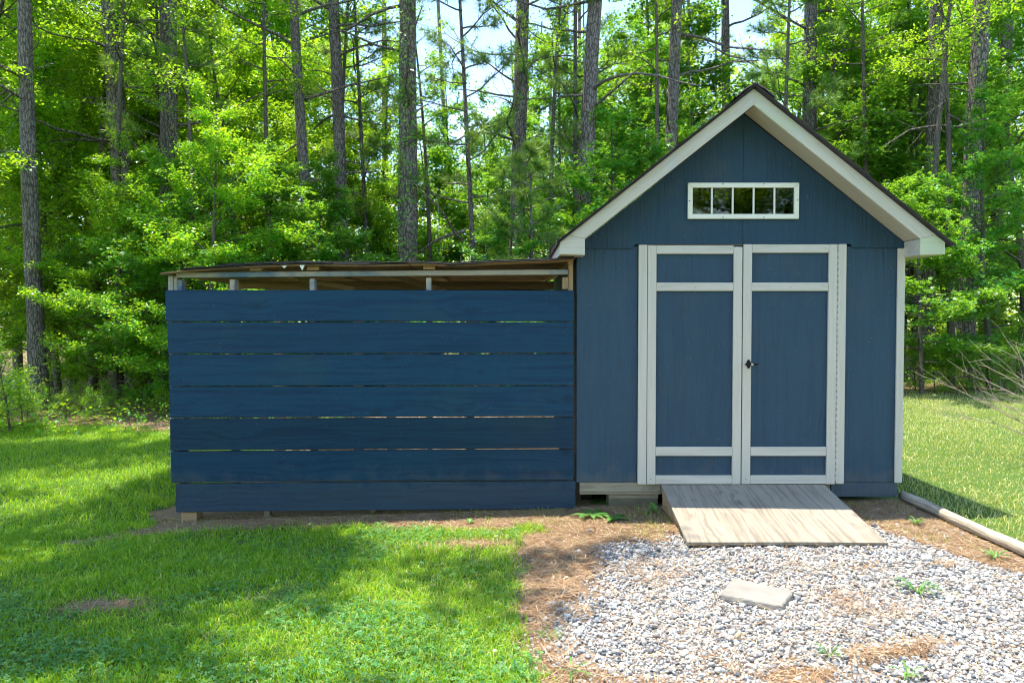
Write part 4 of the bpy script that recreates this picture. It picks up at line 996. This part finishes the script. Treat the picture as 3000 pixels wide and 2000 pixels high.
for i, (px, D, h, lab) in enumerate(SL):
    x = X(px, D); t_, c_ = SH[i % 3]; s = h/1.5*(.62 if 30 < px < 400 else .9)
    r_ = empty('shrub', (x, D, gz(x, D)-.02), i*2.1); r_.scale = (s, s, s); tag(r_, lab, 'shrub', 'shrubs along the wood edge')
    link('stems', t_, None, r_); link('crown', c_, None, r_)
# tree leaning over the lawn from outside the frame, and those facing the shed
place_leafy(6, -4.9, 5.3, 12.0, .6, 'tree beside the lawn whose crown shades the grass', lean_=(0, R(3)), wide=1.08)
place_leafy(6, -7.7, 8.3, 12.0, 2.6, 'tree left of the far lawn whose crown shades the grass', lean_=(0, R(2)), wide=1.1)
for (k, x, y, h, lab) in ((2, -5, -11, 11, 'leafy tree across the yard opposite the planks'), (3, -1, -13, 12, 'leafy tree across the yard opposite the shed window'), (2, 3.0, -11, 11, 'leafy tree across the yard opposite the doors'), (3, 7, -13, 11, 'leafy tree across the yard opposite the log'), (2, 5.4, -8.5, 10, 'dense tree nearest the camera side of the yard'), (3, 9.5, -9.5, 10, 'dense tree at the far right of the yard')):
    place_leafy(k, x, y, h, x, lab, group='trees across the yard', wide=1.2)
# far wood
rng = np.random.default_rng(77); Ps, ss = [], []
for i in range(1500):
    y = rng.uniform(25, 75); x = rng.uniform(-.85, .85)*y
    u = x/y; hmax = (.47 if u < -.30 else (.25 if u < .17 else .42))*y*rng.uniform(.65, 1.05)
    z = rng.uniform(0, 1)**1.15*hmax; r = rng.uniform(1.2, 2.8); n = int(62*r)
    Ps.append(np.array([x, y, z])+rng.normal(0, 1, (n, 3))*np.array([r, r, r*.55])*.62); ss.append(rng.uniform(.16, .34, n))
Ps = np.concatenate(Ps); ss = np.concatenate(ss); k = Ps[:, 2] > .1
V, Fc, at = leaf_arrays(Ps[k], ss[k], T_OVAL, rng, .7)
tag(link('far_woods_foliage', npmesh('far_woods_foliage', V, Fc, at), M['leaf_far']), 'distant sunlit foliage of the woods behind the pines', None, None, 'stuff')
tv = []
for i in range(46):
    y = rng.uniform(24, 45); x = rng.uniform(-.75, .75)*y
    P = path(rng, (x, y, -.3), (rng.normal(0, .02), 0, 1), 18, 6, .01, 0); r = rng.uniform(.06, .17); tv.append(tube(P, r*np.linspace(1, .5, 7), 8))
v, q = join(tv); tag(link('far_woods_trunks', npmesh('far_woods_trunks', v, q, None, True), M['bark_pine']), 'distant trunks deep in the woods', None, None, 'stuff')

rng = np.random.default_rng(41); Ps = []
for i in range(520):
    y = rng.uniform(10.2, 20); x = rng.uniform(-.74, .74)*y
    if -2.4 < x < 3.0 and y < 12: continue
    if x > 0 and y < 13.3: continue
    r = rng.uniform(.15, .5); n = int(90*r); q = np.array([x, y, 0])+rng.normal(0, 1, (n, 3))*np.array([r, r, 0])*.6; q[:, 2] = zg(q[:, 0], q[:, 1])+rng.uniform(.03, .9, n)*r; Ps.append(q)
Ps = np.concatenate(Ps); V, Fc, at = leaf_arrays(Ps, rng.uniform(.04, .085, len(Ps)), T_OVAL, rng, .5)
tag(link('undergrowth', npmesh('undergrowth', V, Fc, at), M['leaf_oval']), 'low seedlings and leaves covering the floor of the woods', None, None, 'stuff')
# ------------------------------------------------------------------ bare bush at the right
def bare_bush(x, y, label):
    rng = np.random.default_rng(31); tb = []
    b = empty('bare_bush', (x, y, gz(x, y))); tag(b, label, 'bush')
    for i in range(34):
        az = rng.normal(math.pi, .8); el = rng.uniform(.5, 1.4); L = rng.uniform(.6, 1.55)
        P = path(rng, (rng.normal(0, .12), rng.normal(0, .12), rng.uniform(0, .25)), (math.cos(az)*math.cos(el), math.sin(az)*math.cos(el)*.6, math.sin(el)), L, 12, .09, -.018)
        tb.append(tube(P, .0058*np.linspace(1, .3, 13), 4))
        for j in range(7):
            kk = rng.integers(3, 12); d = P[min(kk+1, 12)]-P[kk]; d = d/np.linalg.norm(d)+rng.normal(0, .45, 3)+np.array([0, 0, .2])
            P2 = path(rng, P[kk], d, L*rng.uniform(.12, .32), 5, .12, 0); tb.append(tube(P2, .0034*np.linspace(1, .4, 6), 3))
    v, q = join(tb); link('twigs', npmesh('twigs', v, q), M['twig'], b)
bare_bush(5.45, 7.1, 'leafless pale twiggy bush at the right edge of the photo')

# ------------------------------------------------------------------ weeds
def weed(x, y, n, ln, wd, up, label, m='weed', seed=0, name='weed'):
    rng = np.random.default_rng(seed); w_ = empty(name, (x, y, gz(x, y))); tag(w_, label, 'weed', 'small weeds by the shed')
    V, Q, at = [], [], []
    for i in range(n):
        a = rng.uniform(0, 6.28); L = ln*rng.uniform(.6, 1.1); e = up*rng.uniform(.5, 1.2); ca, sa = math.cos(a), math.sin(a); o = len(V)
        prof = [(0, .25, 0), (.35, .85, .5*e), (.7, .8, .62*e), (1, .05, .45*e)]
        f = rng.random()
        for u, wv, zz in prof:
            for s in (-1, 1): V.append((ca*u*L-sa*s*wv*wd*.5, sa*u*L+ca*s*wv*wd*.5, .008+zz*L+abs(s)*.12*wv*wd)); at.append(f)
        for k in range(3): Q.append([o+2*k, o+2*k+1, o+2*k+3, o+2*k+2])
    link('leaves', npmesh('weed', np.array(V), np.array(Q), at, True), M[m], w_)
    return w_
weed(.58, 5.32, 12, .15, .045, .3, 'flattened broad leafed weed below the dark gap under the shed', seed=1)
weed(.72, 5.22, 7, .14, .05, .3, 'pulled weed lying beside the broad leafed weed', seed=11)
weed(1.05, 5.36, 7, .09, .03, 1.3, 'upright little weed beside the concrete block', seed=2)
weed(.96, 5.30, 4, .10, .02, 1.0, 'single curled weed before the concrete block', seed=3)
weed(2.08, 3.76, 24, .13, .010, .8, 'grass clump growing in the gravel near the right edge', seed=4)
weed(1.33, 3.06, 16, .07, .007, .9, 'small grass tuft in the gravel before the stone slab', seed=5)
weed(-.95, 5.24, 14, .05, .014, .9, 'light green weed below the middle of the planks', seed=6)
weed(-1.45, 5.26, 6, .05, .010, 1.0, 'small weed below the planks left of the light green weed', seed=7)
weed(-.30, 5.22, 9, .06, .012, .9, 'weed in the straw near the planks right end', seed=8)
weed(2.72, 4.95, 14, .07, .012, .9, 'grass tuft between the ramp and the log', seed=9)
weed(2.80, 4.25, 16, .09, .012, .8, 'grass tuft in the straw beside the log', seed=10)
weed(.16, 3.30, 12, .09, .008, .5, 'crabgrass runner at the lawn edge by the gravel', seed=12)
weed(.24, 2.95, 10, .10, .008, .5, 'crabgrass runner at the bottom of the straw strip', seed=13)
weed(1.55, 2.86, 12, .08, .010, .9, 'grass tuft at the bottom edge of the gravel', seed=14)
rng = np.random.default_rng(2)
for (x, y, h, lab) in ((3.55, 9.2, .5, 'tall dry grass clump beside the shed corner'), (4.6, 10.6, .55, 'tall grass clump at the far side of the sunny lawn'), (4.1, 8.6, .4, 'yellowish weed clump on the sunny lawn')):
    weed(x, y, 40, h, .02, 1.6, lab, 'grass_dry', int(x*10), 'grass_clump')
